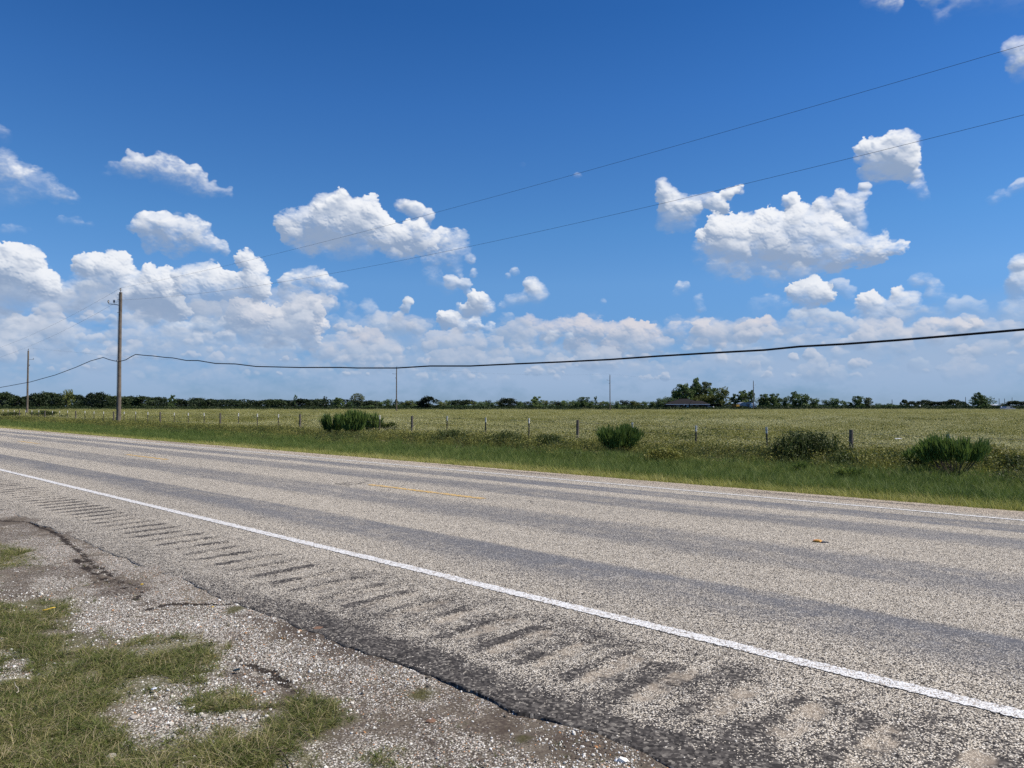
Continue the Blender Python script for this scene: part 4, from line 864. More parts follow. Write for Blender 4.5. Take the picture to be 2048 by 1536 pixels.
# ---------------------------------------------------------------- shrubs on the fence line
def broom(w,h,nst,nleaf,fork=0.6,lean=0.6,seed=1,gap=0.0,blade=.020,open_=False):
    """broom-like shrub: woody stems fanning up from the base, fine upright foliage in plumes"""
    r=np.random.RandomState(seed); MS=MB(); P_=[]; tips=[]; ws=.032 if open_ else .045
    for k in range(nst):
        a=r.uniform(0,2*math.pi); q=r.uniform(.35 if open_ else .15,1)**.7; ex=math.cos(a)*w*.5*q; ey=math.sin(a)*w*.30*q; hh=h*(1-.30*q*q)*r.uniform(.78,1.02)
        b=Vector((ex*.22+r.normal()*.04,ey*.22,0)); m1=Vector((ex*.6,ey*.6,hh*.42)); t_=Vector((ex,ey,hh)); MS.tube([b,b.lerp(m1,.5)+Vector((0,0,-.02)),m1,m1.lerp(t_,.6)],[.014,.011,.008,.004],5,False); tips.append((m1,t_))
    V=[];F=[]
    for k in range(nleaf):
        m1,t_=tips[r.randint(nst)]; s0=r.uniform(.05,.9) if open_ else r.uniform(-.35,.85); p=m1.lerp(t_,max(s0,0)) if s0>0 else m1.lerp(Vector((m1.x*.5,m1.y*.5,m1.z*.5)),-s0)
        if r.rand()<gap and s0<0.2: continue
        p=p+Vector((r.normal()*w*ws,r.normal()*w*ws,r.normal()*.02)); up=(t_-m1).normalized()*.75+Vector((r.normal()*.22,r.normal()*.22,.6)); up.normalize(); L_=h*r.uniform(.10,.26)
        an=r.uniform(0,math.pi); sd=Vector((math.cos(an),math.sin(an),0))*blade*.5*r.uniform(.6,1.3); e=p+up*L_; mid=p+up*L_*.5; k0=len(V)
        V+=[p-sd*.5,p+sd*.5,mid-sd,mid+sd,e-sd*.15,e+sd*.15]; F+=[(k0,k0+1,k0+3,k0+2),(k0+2,k0+3,k0+5,k0+4)]
    return MS.mesh('stems',[TWIG]),(V,F)
def bush(x,y,w_px,top,label,seed,z=-0.05,nst=26,nleaf=2600,mat=None,gap=0.0,name='shrub',fr=1.0,cat='bush',open_=False):
    g=G(x,y,z); D=g.x*FWD[0]+g.y*FWD[1]; w=w_px*D/FPX; h=zat(top,D)-z
    o=empty(name,g,YAW*0+math.atan2(RGT[1],RGT[0])); tag(o,label,cat); ms,(V,F)=broom(w,h,nst,nleaf,seed=seed,gap=gap,blade=.010+.0011*D*.55,open_=open_); link('stems',ms,o)
    link('foliage',mesh_np('foliage',[tuple(v) for v in V],F,[mat or BROOM]),o); return o
bush(1238,908,98,846,'round bright green bush in front of the fence',1,nleaf=5200,nst=40)
bush(1908,952,165,872,'spreading broom bush with bare stems at the right edge',2,nleaf=6500,nst=30,gap=1.0,open_=True)
bush(1850,940,110,890,'low dark broom branches leaning left of the right-edge bush',3,nleaf=3600,nst=26,gap=.5)
bush(668,873,56,826,'left dense bush of the large dark clump at the fence',4,nleaf=3000); bush(706,875,62,819,'tallest middle bush of the large dark clump at the fence',5,nleaf=3600,nst=30)
bush(744,873,42,824,'right bush of the large dark clump at the fence',6,nleaf=2200)
bush(778,873,38,842,'small dark bush between the large clump and a wooden post',7,nleaf=1800,mat=WEED_D)
bush(606,862,44,838,'loose dull green bush at the fence left of the large clump',8,nleaf=1700,mat=WEED)
bush(512,859,16,846,'small round dark bush on the left verge',9,nleaf=600,nst=10)
bush(1364,853,20,835,'single small green sapling out in the field',10,nleaf=800,nst=8)
bush(24,838,44,823,'dark hedge-like bush at the far left end of the fence',11,nleaf=2200,mat=WEED_D); bush(85,839,58,820,'wide dark bush on the fence left of the tall pole',12,nleaf=2600,mat=WEED_D)
bush(124,842,34,829,'smaller dark bush right of the wide one on the left fence',13,nleaf=1400,mat=WEED_D); bush(1745,925,60,898,'low green weeds right of the dark thicket at the fence',14,nleaf=1500,mat=WEED)
bush(1790,905,50,888,'yellowish green weed clump behind the fence near the right',19,nleaf=1200,mat=VERGE)
bush(1700,955,60,935,'bright green leafy weeds in the ditch below the dark thicket',15,nleaf=1800,mat=VERGE); bush(1600,945,34,925,'small leafy weed in the tall verge grass',16,nleaf=900,mat=VERGE)
bush(1480,905,80,885,'low green weeds at the fence between two steel posts',17,nleaf=1700,mat=WEED); bush(1392,905,60,880,'leafy green weed at the foot of a steel post',18,nleaf=1500,mat=WEED)
# the thicket of arching dark stems
def thicket(x,y,w_px,top,label,seed,z=-.05,n=340,nl=5200,mat=None):
    g=G(x,y,z); D=g.x*FWD[0]+g.y*FWD[1]; w=w_px*D/FPX; h=zat(top,D)-z; r=np.random.RandomState(seed); V=[];F=[]; P_=[]
    for k in range(n):
        a=r.uniform(0,6.28); q=r.uniform(.3,1); b=np.array([r.normal()*w*.18,r.normal()*w*.14,0]); e=b+np.array([math.cos(a)*w*.34*q,math.sin(a)*w*.28*q,0]); hh=h*r.uniform(.35,1.02)*(1-.35*(abs(e[0])/(w*.5))**2)
        N=7; an=r.uniform(0,3.14); sd=np.array([math.cos(an),math.sin(an),0])*.011; k0=len(V)
        for i in range(N+1):
            t=i/N; p=b*(1-t)+e*t+np.array([r.normal()*.01,r.normal()*.01,0]); p[2]=max(0,hh*math.sin(math.pi*min(1,t*.9+.08))**.7); V+=[p-sd*(1-t*.6),p+sd*(1-t*.6)]; P_.append(p.copy())
            if i: F.append((k0+2*i-2,k0+2*i-1,k0+2*i+1,k0+2*i))
    P_=np.array(P_); pp=P_[r.randint(0,len(P_),nl)]+r.normal(size=(nl,3))*.05; pp[:,2]=np.abs(pp[:,2]); c,d=quads(nl,pp,.042,r)
    o=empty('thicket',g,math.atan2(RGT[1],RGT[0])); tag(o,label,'bush'); link('stems',mesh_np('stems',V,F,[mat or WEED_D]),o); link('foliage',mesh_np('foliage',c,d,[mat or WEED_D]),o)
thicket(1612,925,165,862,'dark mounded thicket of arching brambles left of a wooden post',31,n=420,nl=7000); thicket(1690,935,70,905,'low dark bramble at the foot of the wooden post on the right',32,n=140,nl=1800)
thicket(1330,925,90,895,'low dull bramble right of the round green bush',33,n=160,nl=2200,mat=WEED); thicket(905,886,110,858,'grey brown scrub around a steel post in the middle',34,n=200,nl=2200); thicket(1010,892,90,862,'grey brown scrub left of the middle wooden post',35,n=160,nl=2000)
thicket(1095,898,80,868,'dull scrub at the foot of the middle wooden post',36,n=150,nl=2000); thicket(2030,945,70,915,'dark scrub at the right edge behind the verge',37,n=160,nl=2000)

# ---------------------------------------------------------------- distant trees
OAKL=leafy('cloud_shaded_oak_leaves',(.016,.028,.010),(.034,.054,.018),(.06,.085,.027),0.15,0.25); LIVE=leafy('green_leaves',(.065,.105,.034),(.125,.18,.056),(.20,.255,.085),0.25,0.25)  # oak leaf colour kept dark: cloud shade on the left wood painted in
OLIVE=leafy('olive_leaves',(.075,.092,.022),(.14,.16,.038),(.21,.22,.06),0.25,0.25); PALE=leafy('pale_leaves',(.08,.10,.045),(.14,.165,.075),(.22,.24,.13),0.3,0.25); BARK=simple('tree_bark',(.12,.10,.08),0.9,0.1,0.3,4)
def crown(kind,seed):
    r=np.random.RandomState(seed); P_=[]
    if kind=='oak':      # broad, dense dome down to the ground
        cl=[(r.uniform(-.38,.38),r.uniform(-.3,.3),0,0) for _ in range(30)]; cl=[(x,y,.30+.48*(1-(abs(x)/.42)**2.2)*r.uniform(.6,1),r.uniform(.12,.19)) for x,y,_,_ in cl]+[(r.uniform(-.42,.42),r.uniform(-.3,.3),r.uniform(.12,.3),.15) for _ in range(12)]; n=60; s=.055
    elif kind=='loose':  # open crown, gaps between the plumes
        cl=[]; 
        for _ in range(40): a=r.uniform(0,6.28); q=r.uniform(.05,.42); z=r.uniform(.16,.93); cl.append((math.cos(a)*q*(1.2-z*.7),math.sin(a)*q*(1.2-z*.7),z,r.uniform(.065,.12)))
        n=70; s=.044
    elif kind=='tall':
        cl=[(r.normal()*.11,r.normal()*.11,z,r.uniform(.07,.12)) for z in np.linspace(.3,.93,16)]; n=46; s=.05
    elif kind=='round':
        cl=[(r.normal()*.17,r.normal()*.17,r.uniform(.22,.86),r.uniform(.12,.19)) for _ in range(26)]; n=58; s=.05
    elif kind=='feather':
        cl=[]
        for a in np.linspace(-1.25,1.25,17): 
            for q in (.25,.45,.62,.78,.93): cl.append((math.sin(a)*.44*q,r.normal()*.10,.16+.78*q*(.42+.58*math.cos(a)),.085))
        n=34; s=.036
    for x,y,z,c in cl:
        d=r.normal(size=(n,3)); d/=np.linalg.norm(d,axis=1)[:,None]; d*=c*r.uniform(.55,1.08,(n,1)); d[:,2]*=.8; P_.append(d+np.array([x,y,z]))
    P_=np.concatenate(P_); P_[:,2]=np.clip(P_[:,2],.02,1.0); return quads(len(P_),P_,s,r)
def trunk(kind,seed):
    r=np.random.RandomState(seed+99); m=MB(); m.tube([(0,0,-.02),(r.normal()*.01,0,.15),(r.normal()*.02,0,.35),(0,0,.6)],[.032,.024,.018,.008],7)
    for k in range(6):
        a=r.uniform(0,6.28); z=r.uniform(.16,.4); q=r.uniform(.15,.34); m.tube([(0,0,z),(math.cos(a)*q*.5,math.sin(a)*q*.5,z+.12),(math.cos(a)*q,math.sin(a)*q,z+.36)],[.014,.009,.004],5,False)
    return m.mesh('trunk',[BARK])
KM={}
def tree(x,top,w_px,kind,mat,D,label,group=None,z=-.1,name='tree',seed=0):
    key=(kind,mat.name,seed%4)
    if key not in KM: V,F=crown(kind,hash(kind)%1 + seed%4*7+len(kind)); KM[key]=(mesh_np('crown',V,F,[mat]),trunk(kind,seed%4))
    g=at(x,D,z); w=w_px*D/FPX; h=zat(top,D)-z; o=empty(name,g,0); tag(o,label,'tree',group); a=rng.uniform(0,6.28) if kind!='feather' else math.atan2(RGT[1],RGT[0])
    w=w/(0.90 if kind in('oak','round','feather') else .76)
    for nm,me in (('trunk',KM[key][1]),('crown',KM[key][0])):
        c=link(nm,me,o); c.scale=(w,w,h*1.02); c.rotation_euler=(0,0,a)
gD='dark oaks merging into the wood along the left horizon'
dark=[(0,780,44),(14,783,34),(34,789,30),(50,790,26),(62,787,24),(78,781,34),(96,781,36),(115,783,30),(150,785,28),(168,788,26),(183,783,22),(212,786,26),(225,789,28),(243,788,28),(262,790,30),(284,789,32),(304,791,28),(322,790,24),(362,796,26),(392,793,34),(412,797,26),(424,795,26),(450,798,30),(472,800,28),(500,803,30),(530,798,34),(552,797,34),(574,799,24),(603,795,34),(626,796,30),(642,796,24)]
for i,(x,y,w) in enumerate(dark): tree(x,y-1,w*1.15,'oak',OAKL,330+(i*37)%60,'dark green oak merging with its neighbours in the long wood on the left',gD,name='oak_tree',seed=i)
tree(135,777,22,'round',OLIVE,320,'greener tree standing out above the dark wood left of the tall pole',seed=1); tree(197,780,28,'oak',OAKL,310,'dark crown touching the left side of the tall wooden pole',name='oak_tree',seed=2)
tree(345,789,16,'loose',LIVE,330,'thin lighter tree above the dark wood right of the tall pole',seed=1); tree(590,790,12,'tall',LIVE,330,'small pale tree poking above the dark wood, third of the way across',seed=2)
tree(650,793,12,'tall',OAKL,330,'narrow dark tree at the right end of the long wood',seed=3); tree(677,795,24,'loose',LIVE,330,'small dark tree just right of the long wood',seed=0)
tree(715,785,30,'feather',PALE,300,'pale feathery tree standing above the hedge left of the middle pole',seed=0)
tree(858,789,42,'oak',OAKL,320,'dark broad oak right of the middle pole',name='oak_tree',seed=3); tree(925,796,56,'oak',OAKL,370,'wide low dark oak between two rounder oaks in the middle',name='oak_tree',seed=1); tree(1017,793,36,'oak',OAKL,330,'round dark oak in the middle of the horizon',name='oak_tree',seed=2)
tree(775,797,22,'round',LIVE,330,'small green tree just left of the middle pole',seed=1); tree(792,798,14,'loose',LIVE,330,'small loose tree right behind the middle pole',seed=2)
tree(985,803,18,'round',LIVE,330,'small lighter green tree left of the round dark oak',seed=3); tree(1072,792,26,'loose',LIVE,320,'light green tree right of the round dark oak',seed=1); tree(1073,803,30,'round',LIVE,322,'low bushy green tree under the light green one',seed=2)
tree(1128,800,20,'round',LIVE,330,'small green tree between the light green pair and the twin trees',seed=0); tree(1168,794,32,'loose',LIVE,325,'left of the twin green trees near the slim pole',seed=3); tree(1168,802,36,'round',LIVE,330,'low bushy tree beneath the left twin tree',seed=0)
tree(1191,793,11,'tall',LIVE,320,'slender green tree right of the twin trees',seed=1); tree(1235,801,14,'round',LIVE,320,'tiny round tree just right of the slim field pole',seed=2); tree(1275,802,28,'round',OLIVE,360,'low faint tree between the slim pole and the house',seed=3)
tree(1322,795,26,'round',LIVE,330,'green tree at the left end of the house',seed=1); tree(1304,802,18,'round',LIVE,335,'low green tree left of the house trees',seed=2)
tree(1352,782,22,'loose',LIVE,345,'sparse leaning tree rising behind the left end of the house roof',seed=0); tree(1367,766,44,'loose',LIVE,345,'dark spreading tree behind the house roof, left of the tallest',seed=1); tree(1366,772,40,'round',OAKL,352,'dense dark tree behind the house roof',seed=0)
tree(1391,756,34,'loose',LIVE,350,'tallest tree behind the house',seed=2); tree(1393,768,36,'round',LIVE,355,'bushy tree behind the foot of the tallest one',seed=3); tree(1411,764,32,'loose',PALE,348,'pale thin-leaved tree right of the tallest tree',seed=3)
tree(1443,773,44,'round',OLIVE,332,'large olive green tree in front of the parked pickup end of the house',seed=2); tree(1422,786,40,'round',OLIVE,336,'lower olive tree joining the house roof to the large olive tree',seed=1)
tree(1470,787,22,'loose',LIVE,345,'small loose tree above the yellow container',seed=1); tree(1488,781,28,'loose',LIVE,345,'loose green tree above the grey shed',seed=2); tree(1490,789,30,'round',OLIVE,348,'bushy tree right behind the grey shed',seed=2); tree(1502,780,16,'loose',LIVE,345,'small tree touching the pole beside the shed',seed=0)
tree(1531,788,28,'loose',LIVE,345,'open tree right of the pole beside the shed',seed=3); tree(1528,794,30,'round',OLIVE,350,'bushy tree right of the shed',seed=1); tree(1548,786,26,'loose',LIVE,345,'loose dark tree between the shed and the big right-hand trees',seed=1); tree(1552,796,34,'round',LIVE,348,'dense low tree under the loose dark one',seed=0); tree(1571,791,24,'round',LIVE,345,'small round green tree in the middle of the clump right of the shed',seed=3)
tree(1590,783,22,'loose',LIVE,340,'tall left part of the clump at the field edge right of the shed',seed=2); tree(1609,786,42,'round',LIVE,335,'broad green tree closing the clump right of the shed',seed=1); tree(1628,796,26,'round',LIVE,335,'low sloping right end of the clump right of the shed',seed=2)
tree(1652,799,18,'round',LIVE,350,'small round tree alone after the clump',seed=0); tree(1672,795,26,'round',LIVE,350,'middle-sized tree between two gaps in the right-hand tree line',seed=1); tree(1689,800,18,'round',LIVE,350,'low tree right of the middle-sized one',seed=3)
tree(1714,792,28,'loose',LIVE,320,'umbrella-shaped tree with a visible trunk right of the clump',seed=3); tree(1714,797,20,'round',LIVE,322,'bushy middle of the umbrella-shaped tree group',seed=3); tree(1736,795,22,'loose',PALE,325,'lighter open tree right beside the umbrella-shaped one',seed=0)
tree(1757,806,16,'round',LIVE,360,'tiny tree left of the thin pole on the right',seed=2); tree(1778,806,14,'round',LIVE,360,'tiny tree at the foot of the thin pole on the right',seed=1)
gR='dark oaks in the row left of the lone tree'
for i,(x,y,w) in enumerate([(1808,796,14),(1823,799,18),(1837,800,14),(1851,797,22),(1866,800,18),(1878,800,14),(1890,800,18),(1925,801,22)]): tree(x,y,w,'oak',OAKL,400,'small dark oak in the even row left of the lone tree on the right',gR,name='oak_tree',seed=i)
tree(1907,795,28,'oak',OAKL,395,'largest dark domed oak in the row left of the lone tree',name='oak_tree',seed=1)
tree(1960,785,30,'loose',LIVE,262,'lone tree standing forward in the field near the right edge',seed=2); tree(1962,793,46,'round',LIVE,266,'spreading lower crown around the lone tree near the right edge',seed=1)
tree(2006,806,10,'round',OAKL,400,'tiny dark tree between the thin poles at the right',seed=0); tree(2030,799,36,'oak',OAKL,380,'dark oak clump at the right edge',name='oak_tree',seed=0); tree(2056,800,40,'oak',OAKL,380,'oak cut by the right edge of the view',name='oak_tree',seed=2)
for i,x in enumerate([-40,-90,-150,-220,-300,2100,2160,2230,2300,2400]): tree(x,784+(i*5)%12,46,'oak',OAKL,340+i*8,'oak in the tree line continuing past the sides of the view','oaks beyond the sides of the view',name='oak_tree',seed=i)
gB='low bushy trees in the hedge along the horizon'
xs=[700,735,748,762,803,816,832,845,882,897,908,948,962,975,1000,1038,1052,1092,1105,1118,1142,1153,1182,1203,1215,1250,1264,1290,1312,1335]
for i,x in enumerate(xs): tree(x,802.5-(i*7)%4,18+(i*5)%9,'round',(LIVE,OAKL,OLIVE)[i%3],340+(i*13)%30,'low bushy tree in the hedge along the middle of the horizon',gB,seed=i)
tree(1340,792,30,'round',LIVE,338,'rounded green tree at the left end of the roof, under the leaning one',seed=1); tree(1405,790,40,'round',OLIVE,340,'low olive tree hiding the right end of the house roof',seed=0); tree(1425,776,30,'loose',LIVE,344,'loose green tree between the pale tree and the large olive one',seed=3)
# hedgerow closing the horizon
def hedge(u0,u1,D,h0,h1,n,mat,label,seed):
    r=np.random.RandomState(seed); x=r.uniform(u0,u1,n); hh=h0+(h1-h0)*fb(x,x*0,.05,seed,4); k=at(1024,D)
    d_=D+r.uniform(-6,6,n); c=(x-1024)/FPX; P_=np.stack([FWD[0]*d_+RGT[0]*c*d_,FWD[1]*d_+RGT[1]*c*d_,r.uniform(0,1,n)**.7*hh],1); V,F=quads(n,P_,.55,r)
    tag(link('hedgerow',mesh_np('hedgerow',V,F,[mat])),label,kind='stuff')
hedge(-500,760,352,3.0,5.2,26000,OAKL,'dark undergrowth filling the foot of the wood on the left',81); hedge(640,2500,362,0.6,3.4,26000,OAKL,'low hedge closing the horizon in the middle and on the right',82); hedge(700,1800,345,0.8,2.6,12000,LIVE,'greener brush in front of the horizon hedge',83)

# ---------------------------------------------------------------- farmhouse and outbuildings
def oriented(name,x,D,label,cat,z=0.0): return tag(empty(name,at(x,D,z),math.atan2(RGT[1],RGT[0])),label,cat)
BRICK=simple('purple_brown_brick',(.075,.045,.040),0.9,0.1,0.25,3); SHIN=simple('dark_shingles',(.022,.020,.021),0.9,0.1,0.3,1.5); TRIM=simple('white_trim',(.72,.72,.70),0.6,0.2,0.05); GLASS=simple('dark_glass',(.03,.035,.04),0.08,0.6,0.05); DOORM=simple('pale_door',(.5,.52,.5),0.6,0.2,0.05)
DH=330; S=DH/FPX
hs=oriented('farmhouse',1368,DH,'low brick farmhouse with dark hipped roof and white eaves','house'); W2=9.1; ez=zat(808.5,DH); rz_=zat(797.5,DH)
m=MB(); m.box(-7.3,6.9,-4.2,4.2,-.2,ez-.05); m.build('wall',BRICK,hs)
m=MB(); m.add([(-W2,-5,ez),(W2,-5,ez),(W2,5,ez),(-W2,5,ez),(-1.4,0,rz_),(1.6,0,rz_),],[(0,1,5,4),(1,2,5),(2,3,4,5),(3,0,4),(3,2,1,0)]); rf=m.build('roof',SHIN,hs)
m=MB(); m.add([(1.0,-6.4,ez+.002),(9.8,-6.4,ez+.002),(9.8,2,ez+.002),(1.0,2,ez+.002),(3.0,-2.2,zat(801.5,DH)),(7.2,-2.2,zat(801.5,DH))],[(0,1,5,4),(1,2,5),(2,3,4,5),(3,0,4),(3,2,1,0)]); m.build('wing_roof',SHIN,hs)
m=MB(); m.box(-W2,1.0,-5.06,-4.98,ez-.22,ez+.03); m.box(1.0,9.8,-6.46,-6.38,ez-.22,ez+.03); m.build('fascia',TRIM,hs)
m=MB(); m.box(-1.4,-.9,-5.1,-5.0,ez-.5,ez+.04); m.build('downspout',TRIM,hs)
for x0 in (-3.6,2.2,4.6):
    m=MB(); m.box(x0-.55,x0+.55,-4.27,-4.2,.9,2.1); wf=m.build('window',TRIM,hs); m=MB(); m.box(x0-.46,x0+.46,-4.29,-4.27,.98,2.02); m.build('pane',GLASS,wf)
m=MB(); m.box(.1,1.1,-4.28,-4.2,0,2.1); m.build('door',DOORM,hs); m=MB(); m.box(-2.4,-2.0,-.25,.25,rz_-1.2,rz_+.35); m.build('chimney',BRICK,rf)
cp=oriented('carport',1424,DH+2,'flat dark carport roof on posts joined to the farmhouse','carport'); m=MB(); m.box(-4.2,4.6,-3,3,2.15,2.35); m.build('roof',SHIN,cp)
for x0 in (-3.9,0,4.2):
    for y0 in (-2.7,2.7): m=MB(); m.box(x0-.06,x0+.06,y0-.06,y0+.06,-.1,2.15); m.build('post',WOOD,cp)
m=MB(); m.box(-4.2,4.6,2.8,3,-.1,2.15); m.build('back_wall',SHIN,cp)
def vehicle(x,D,label,paint_m,length,height,yaw,cat,roof=0.55,name='parked_car',bed=True):
    o=oriented(name,x,D,label,cat,-.05); o.rotation_euler.z+=yaw; L2=length/2; W_=.92; h=height
    m=MB(); prof=[(-L2,.42),(-L2,h*.56),(-L2+.15,h*.60),(-L2*.1 if bed else -L2*.75,h*.60),(-L2*.02 if bed else -L2*.55,h),(L2*.34,h),(L2*.52,h*.62),(L2*.93,h*.56),(L2,h*.42),(L2,.38),(L2*.8,.32),(-L2*.85,.32)]
    m.prism(prof,-W_,W_); m.build('body',paint_m,o)
    m=MB(); m.prism([(L2*.02,h*.64),(L2*.06,h*.93),(L2*.31,h*.93),(L2*.45,h*.64)],-W_-.01,W_+.01); m.build('window',GLASS,o)
    for xx in (-L2*.62,L2*.64):
        for yy in (-W_+.02,W_-.22): m=MB(); m.tube([(xx,yy,.36),(xx,yy+.2,.36)],.36,16); m.build('wheel',simple('tyre',(.02,.02,.02),.8,.2,.1),o)
    m=MB(); m.box(L2-.02,L2+.03,-W_+.1,-W_+.4,h*.38,h*.48); m.build('headlight',TRIM,o); m=MB(); m.box(L2-.02,L2+.03,W_-.4,W_-.1,h*.38,h*.48); m.build('headlight',TRIM,o); m=MB(); m.box(L2-.01,L2+.08,-W_,W_,.4,.55); m.build('bumper',IRON,o)
vehicle(1413,DH-8,'dark navy pickup parked under the carport by the house',simple('navy_paint',(.012,.018,.05),.25,.6,.1),4.8,1.75,.3,'pickup',name='pickup_truck')
vehicle(1423,DH-9,'silver car parked right of the navy pickup',simple('silver_paint',(.42,.43,.45),.25,.6,.1),4.0,1.40,-.5,'car',bed=False)
vehicle(2015,250,'grey car parked low in the field at the far right',simple('grey_paint',(.35,.35,.36),.3,.6,.1),4.4,1.45,.2,'car',bed=False)
YC=simple('yellow_painted_steel',(.62,.36,.05),.6,.3,.15,2); OR=simple('dark_orange_steel',(.33,.13,.03),.7,.2,.3,2)
yc=oriented('shipping_container',1471.5,DH-6,'small yellow metal container beside the grey shed','container',-.05); yc.rotation_euler.z+=.45; m=MB(); m.box(-.8,.8,-1.3,1.3,0,2.15)
for k in range(9): m.box(-.82+k*.18,-.75+k*.18,-1.33,-1.30,.1,2.05)
m.build('body',YC,yc); m=MB(); m.box(-.84,-.80,-1.25,1.25,.05,2.1); m.build('side_panel',OR,yc); m=MB(); m.box(-.86,.86,-1.36,1.36,2.15,2.22); m.build('roof',YC,yc)  # side_panel: thin sheet covering the left side in a darker orange
GS=simple('grey_sheet_metal',(.27,.29,.31),.5,.4,.12,1.2,.2); sh=oriented('metal_shed',1490.5,DH-4,'grey sheet metal shed with curved roof edge','shed',-.05); hh=zat(804.5,DH); wd=14*S
prof=[(-wd,0),(-wd,hh*.62),(-wd+.35,hh*.80),(-wd+1.0,hh*.95),(-wd+1.9,hh),(wd-.3,hh),(wd,hh*.93),(wd,0)]; m=MB(); m.prism(prof,-2,2)
for k in range(24): x0=-wd+.12+k*(2*wd-.2)/24; m.box(x0,x0+.05,-2.04,-2.0,0,hh*.60)
m.build('wall',GS,sh); m=MB(); m.prism([(x0*1.012,z+.03) for x0,z in prof[1:7]]+[(x0*1.0,z+.005) for x0,z in prof[1:7]][::-1],-2.15,2.15); m.build('roof',simple('pale_roof_sheet',(.45,.48,.52),.45,.4,.1,1.0,.2),sh)
m=MB(); m.box(.4,2.0,-2.05,-2.0,0,2.0); m.build('door',simple('dark_opening',(.09,.10,.10),.8,.1,.2),sh); m=MB(); m.box(-.1,1.6,-2.06,-2.01,2.15,2.55); m.build('window',GLASS,sh)
WH=simple('white_trailer_paint',(.75,.75,.72),.5,.3,.06); tr=oriented('stock_trailer',1506,DH-12,'white round-nosed livestock trailer in front of the shed end','trailer',-.05); hh=zat(806.5,DH-12)
m=MB(); m.prism([(-1.15,.55),(-1.15,hh*.75),(-.7,hh*.97),(.1,hh),(.75,hh*.93),(1.1,hh*.70),(1.2,.55)],-1,1); m.build('body',WH,tr)
for k in range(4): m=MB(); m.box(-1.0+k*.5,-.62+k*.5,-1.02,-1.0,1.25,1.7); m.build('window',GLASS,tr)
for yy in (-1.1,.9): m=MB(); m.tube([(0,yy,.36),(0,yy+.2,.36)],.36,14); m.build('wheel',simple('trailer_tyre',(.02,.02,.02)),tr)
m=MB(); m.box(-.55,.55,-1.12,-1.0,.70,.80); m.build('mudguard',IRON,tr); m=MB(); m.tube([(-1.1,0,.5),(-2.0,0,.5)],.05,6); m.build('drawbar',IRON,tr)
tk=oriented('water_tank',1513.5,DH-10,'low white tank right of the livestock trailer','tank',-.05); m=MB(); m.tube([(-.75,0,.65),(-.68,0,.65),(.68,0,.65),(.75,0,.65)],[.35,.5,.5,.35],16); m.build('body',WH,tk,True); m=MB(); m.box(-.6,-.5,-.4,.4,0,.35); m.box(.5,.6,-.4,.4,0,.35); m.build('stand',IRON,tk); m=MB(); m.tube([(0,0,1.12),(0,0,1.24)],.13,10); m.build('cap',WH,tk)
db=oriented('hoop_barn',1989,420,'far white hoop-roofed barn near the right edge','barn',0); hh=zat(810,420)+.3; pr=[(-2.4*math.cos(a),hh*math.sin(a)) for a in np.linspace(0,math.pi,13)]; m=MB(); m.prism(pr,-4,4); m.build('roof',WH,db); m=MB(); m.box(-1,1,-4.05,-4,0,hh*.6); m.build('door',simple('grey_door',(.3,.3,.3)),db)
for x,y,D,l in ((1839,812,330,'tiny white tank before the dark oak row'),(2002,815,300,'tiny white tank at the foot of the distant thin poles')):
    m=MB(); z=zat(y,D); m.tube([(0,0,z-.55),(0,0,z-.25),(0,0,z+.25),(0,0,z+.38)],[.30,.34,.34,.1],12); g=at(x,D); m.box(-.25,.25,-.25,.25,-.1,z-.55); tag(m.build('white_tank',WH,None,True,(g.x,g.y,0)),l,'tank')

# ---------------------------------------------------------------- small things lying about
def chunk(name,x,y,size,mat,label,cat,flat=.5,z=-.075,sx=1.0,n=9,rot=None,group=None):
    g=G(x,y,z); gz=float(ground_z(g.x,g.y)) if g.y<12 else -.06; bm=bmesh.new(); bmesh.ops.create_icosphere(bm,subdivisions=2,radius=.5)
    for v in bm.verts: q=1+rng.uniform(-.16,.16); v.co=Vector((v.co.x*sx*q,v.co.y*q,v.co.z*flat*q))*size
    me=bpy.data.meshes.new(name); bm.to_mesh(me); bm.free(); me.materials.append(mat); o=link(name,me,None,(g.x,g.y,gz+size*flat*.3)); o.rotation_euler=(0,0,rng.uniform(0,3) if rot is None else rot); return tag(o,label,cat,group)
YL=simple('yellow_shard_paint',(.72,.47,.05),.5,.4,.1,40); LS=simple('pale_limestone',(.40,.36,.31),.9,.1,.15,60); BS=simple('brown_stone',(.20,.12,.08),.9,.1,.2,60); RW=math.atan2(RGT[1],RGT[0])
def shard(x,y,l,w,mat,label,cat,rot=0.2,name='plastic_shard',th=.006,lift=.02):
    g=G(x,y,-.08); gz=float(ground_z(g.x,g.y)); n=14; ol=[(l/2*math.cos(a)*(1+rng.uniform(-.25,.1)),w/2*math.sin(a)*(1+rng.uniform(-.3,.15))) for a in np.linspace(0,2*math.pi,n,endpoint=False)]
    bend=lambda px_: .05*l*math.sin(px_/l*5); m=MB(); m.add([(a,b,bend(a)) for a,b in ol]+[(a*.96,b*.96,bend(a)+th) for a,b in ol],[tuple(range(n))[::-1],tuple(range(n,2*n))]+[(k,(k+1)%n,n+(k+1)%n,n+k) for k in range(n)])
    o=m.build(name,mat,None,False,(g.x,g.y,gz+lift)); o.rotation_euler=(rng.uniform(-.2,.2),rng.uniform(-.15,.15),RW+rot); return tag(o,label,cat)
shard(98,1229,.085,.028,YL,'long yellow plastic shard lying on the grass at the left','plastic shard',.35,lift=.035)
shard(284,1181,.026,.020,YL,'tiny yellow chip on the dark gravel','plastic shard',.2); shard(425,1229,.020,.016,YL,'tiny yellow chip beside the dark crack','plastic shard',.1)
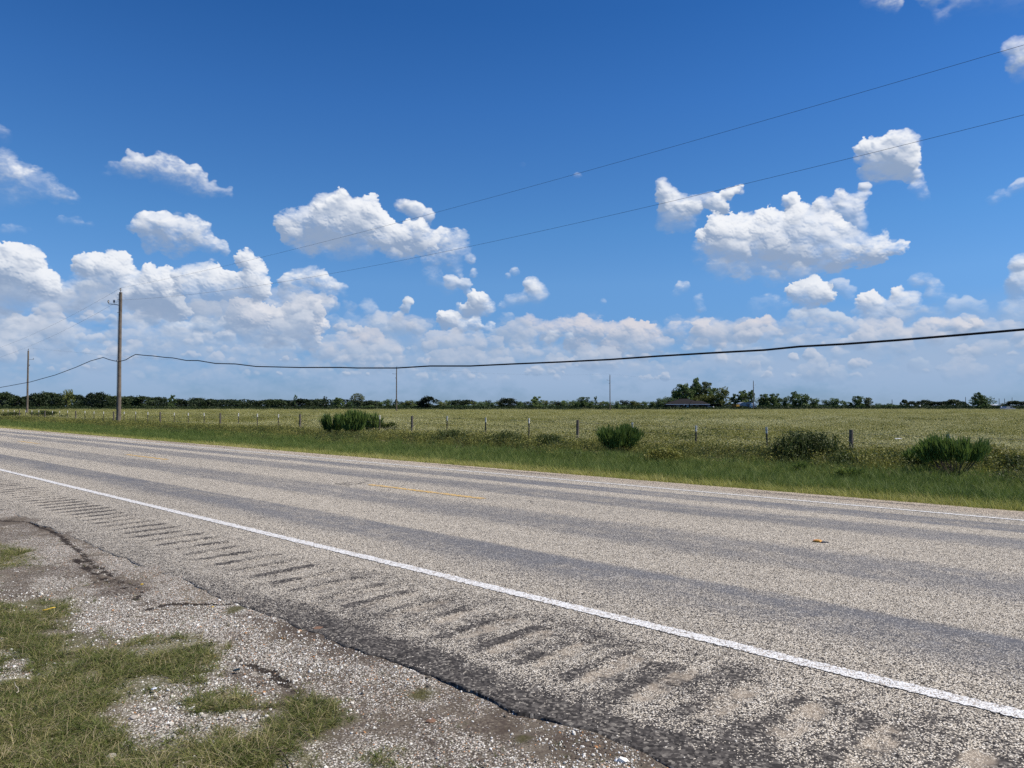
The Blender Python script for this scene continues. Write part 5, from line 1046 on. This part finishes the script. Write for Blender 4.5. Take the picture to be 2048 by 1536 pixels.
shard(308,1388,.030,.022,simple('white_scrap',(.78,.80,.84),.5,.3,.05),'small white scrap on bare gravel by the grass','litter',.5,'litter_scrap'); shard(473,1352,.045,.024,simple('dark_scrap',(.02,.035,.04),.5,.4,.2),'small dark scrap on white gravel','litter',.2,'litter_scrap')
for x,y,s,l in ((268,1434,.040,'pale square-edged stone between grass patches, left of centre bottom'),(408,1433,.030,'pale stone at the lower edge of the bare gravel'),(441,1438,.030,'pale stone just right of its twin at the bare gravel edge'),(222,1508,.045,'pale lump of limestone in the grass at the bottom left'),(75,1512,.040,'flat pale stone in the grass near the bottom left corner'),(362,1473,.024,'small pale stone near the bottom grass clumps')): chunk('limestone_lump',x,y,s,LS,l,'stone',.45)
chunk('brown_clod',642,1266,.085,BS,'flat brown clod by the crumbling asphalt edge','clod',.12,sx=1.3,rot=RW); chunk('brown_clod',862,1451,.045,BS,'small brown clod in the white gravel','clod',.3,sx=1.2,rot=RW)
g=[G(x,y,-.05) for x,y in ((548,1487),(562,1497),(575,1510),(584,1524),(590,1540),(598,1570))]; m=MB(); m.tube([(p.x,p.y,float(ground_z(p.x,p.y))+.012+.008*(i%2)) for i,p in enumerate(g)],[.0015,.0025,.003,.003,.0035,.0035],6); tag(m.build('curved_twig',simple('dark_twig',(.05,.035,.025)),None,True),'thin dark curved twig on the gravel at the bottom','twig')
g=[G(x,y,-.05) for x,y in ((29,1358),(31,1366),(36,1371),(37,1378),(33,1380))]; m=MB(); m.tube([(p.x,p.y,float(ground_z(p.x,p.y))+.03) for p in g],.0022,5); tag(m.build('dry_stalk',simple('straw',(.5,.44,.33)),None,True),'short pale curled stalk in the grass at the left','stalk')
WP=simple('white_litter',(.75,.75,.73),.5,.3,.05)
chunk('white_litter',644,872,.16,WP,'white piece of litter left of the large dark bush clump','litter',.35,-.05,1.7,rot=RW); chunk('white_litter',1797,897,.10,WP,'white strip of litter in the weeds behind the fence','litter',.4,.1,2.6,rot=RW+.2).location.z=.42
chunk('white_litter',682,914,.06,WP,'tiny white scrap on the far road edge','litter',.4,-.03,1.2); chunk('white_litter',262,851,.25,simple('dusty_litter',(.5,.48,.42)),'pale flat litter in the grass right of the tall pole','litter',.25,-.05,2.0,rot=RW)
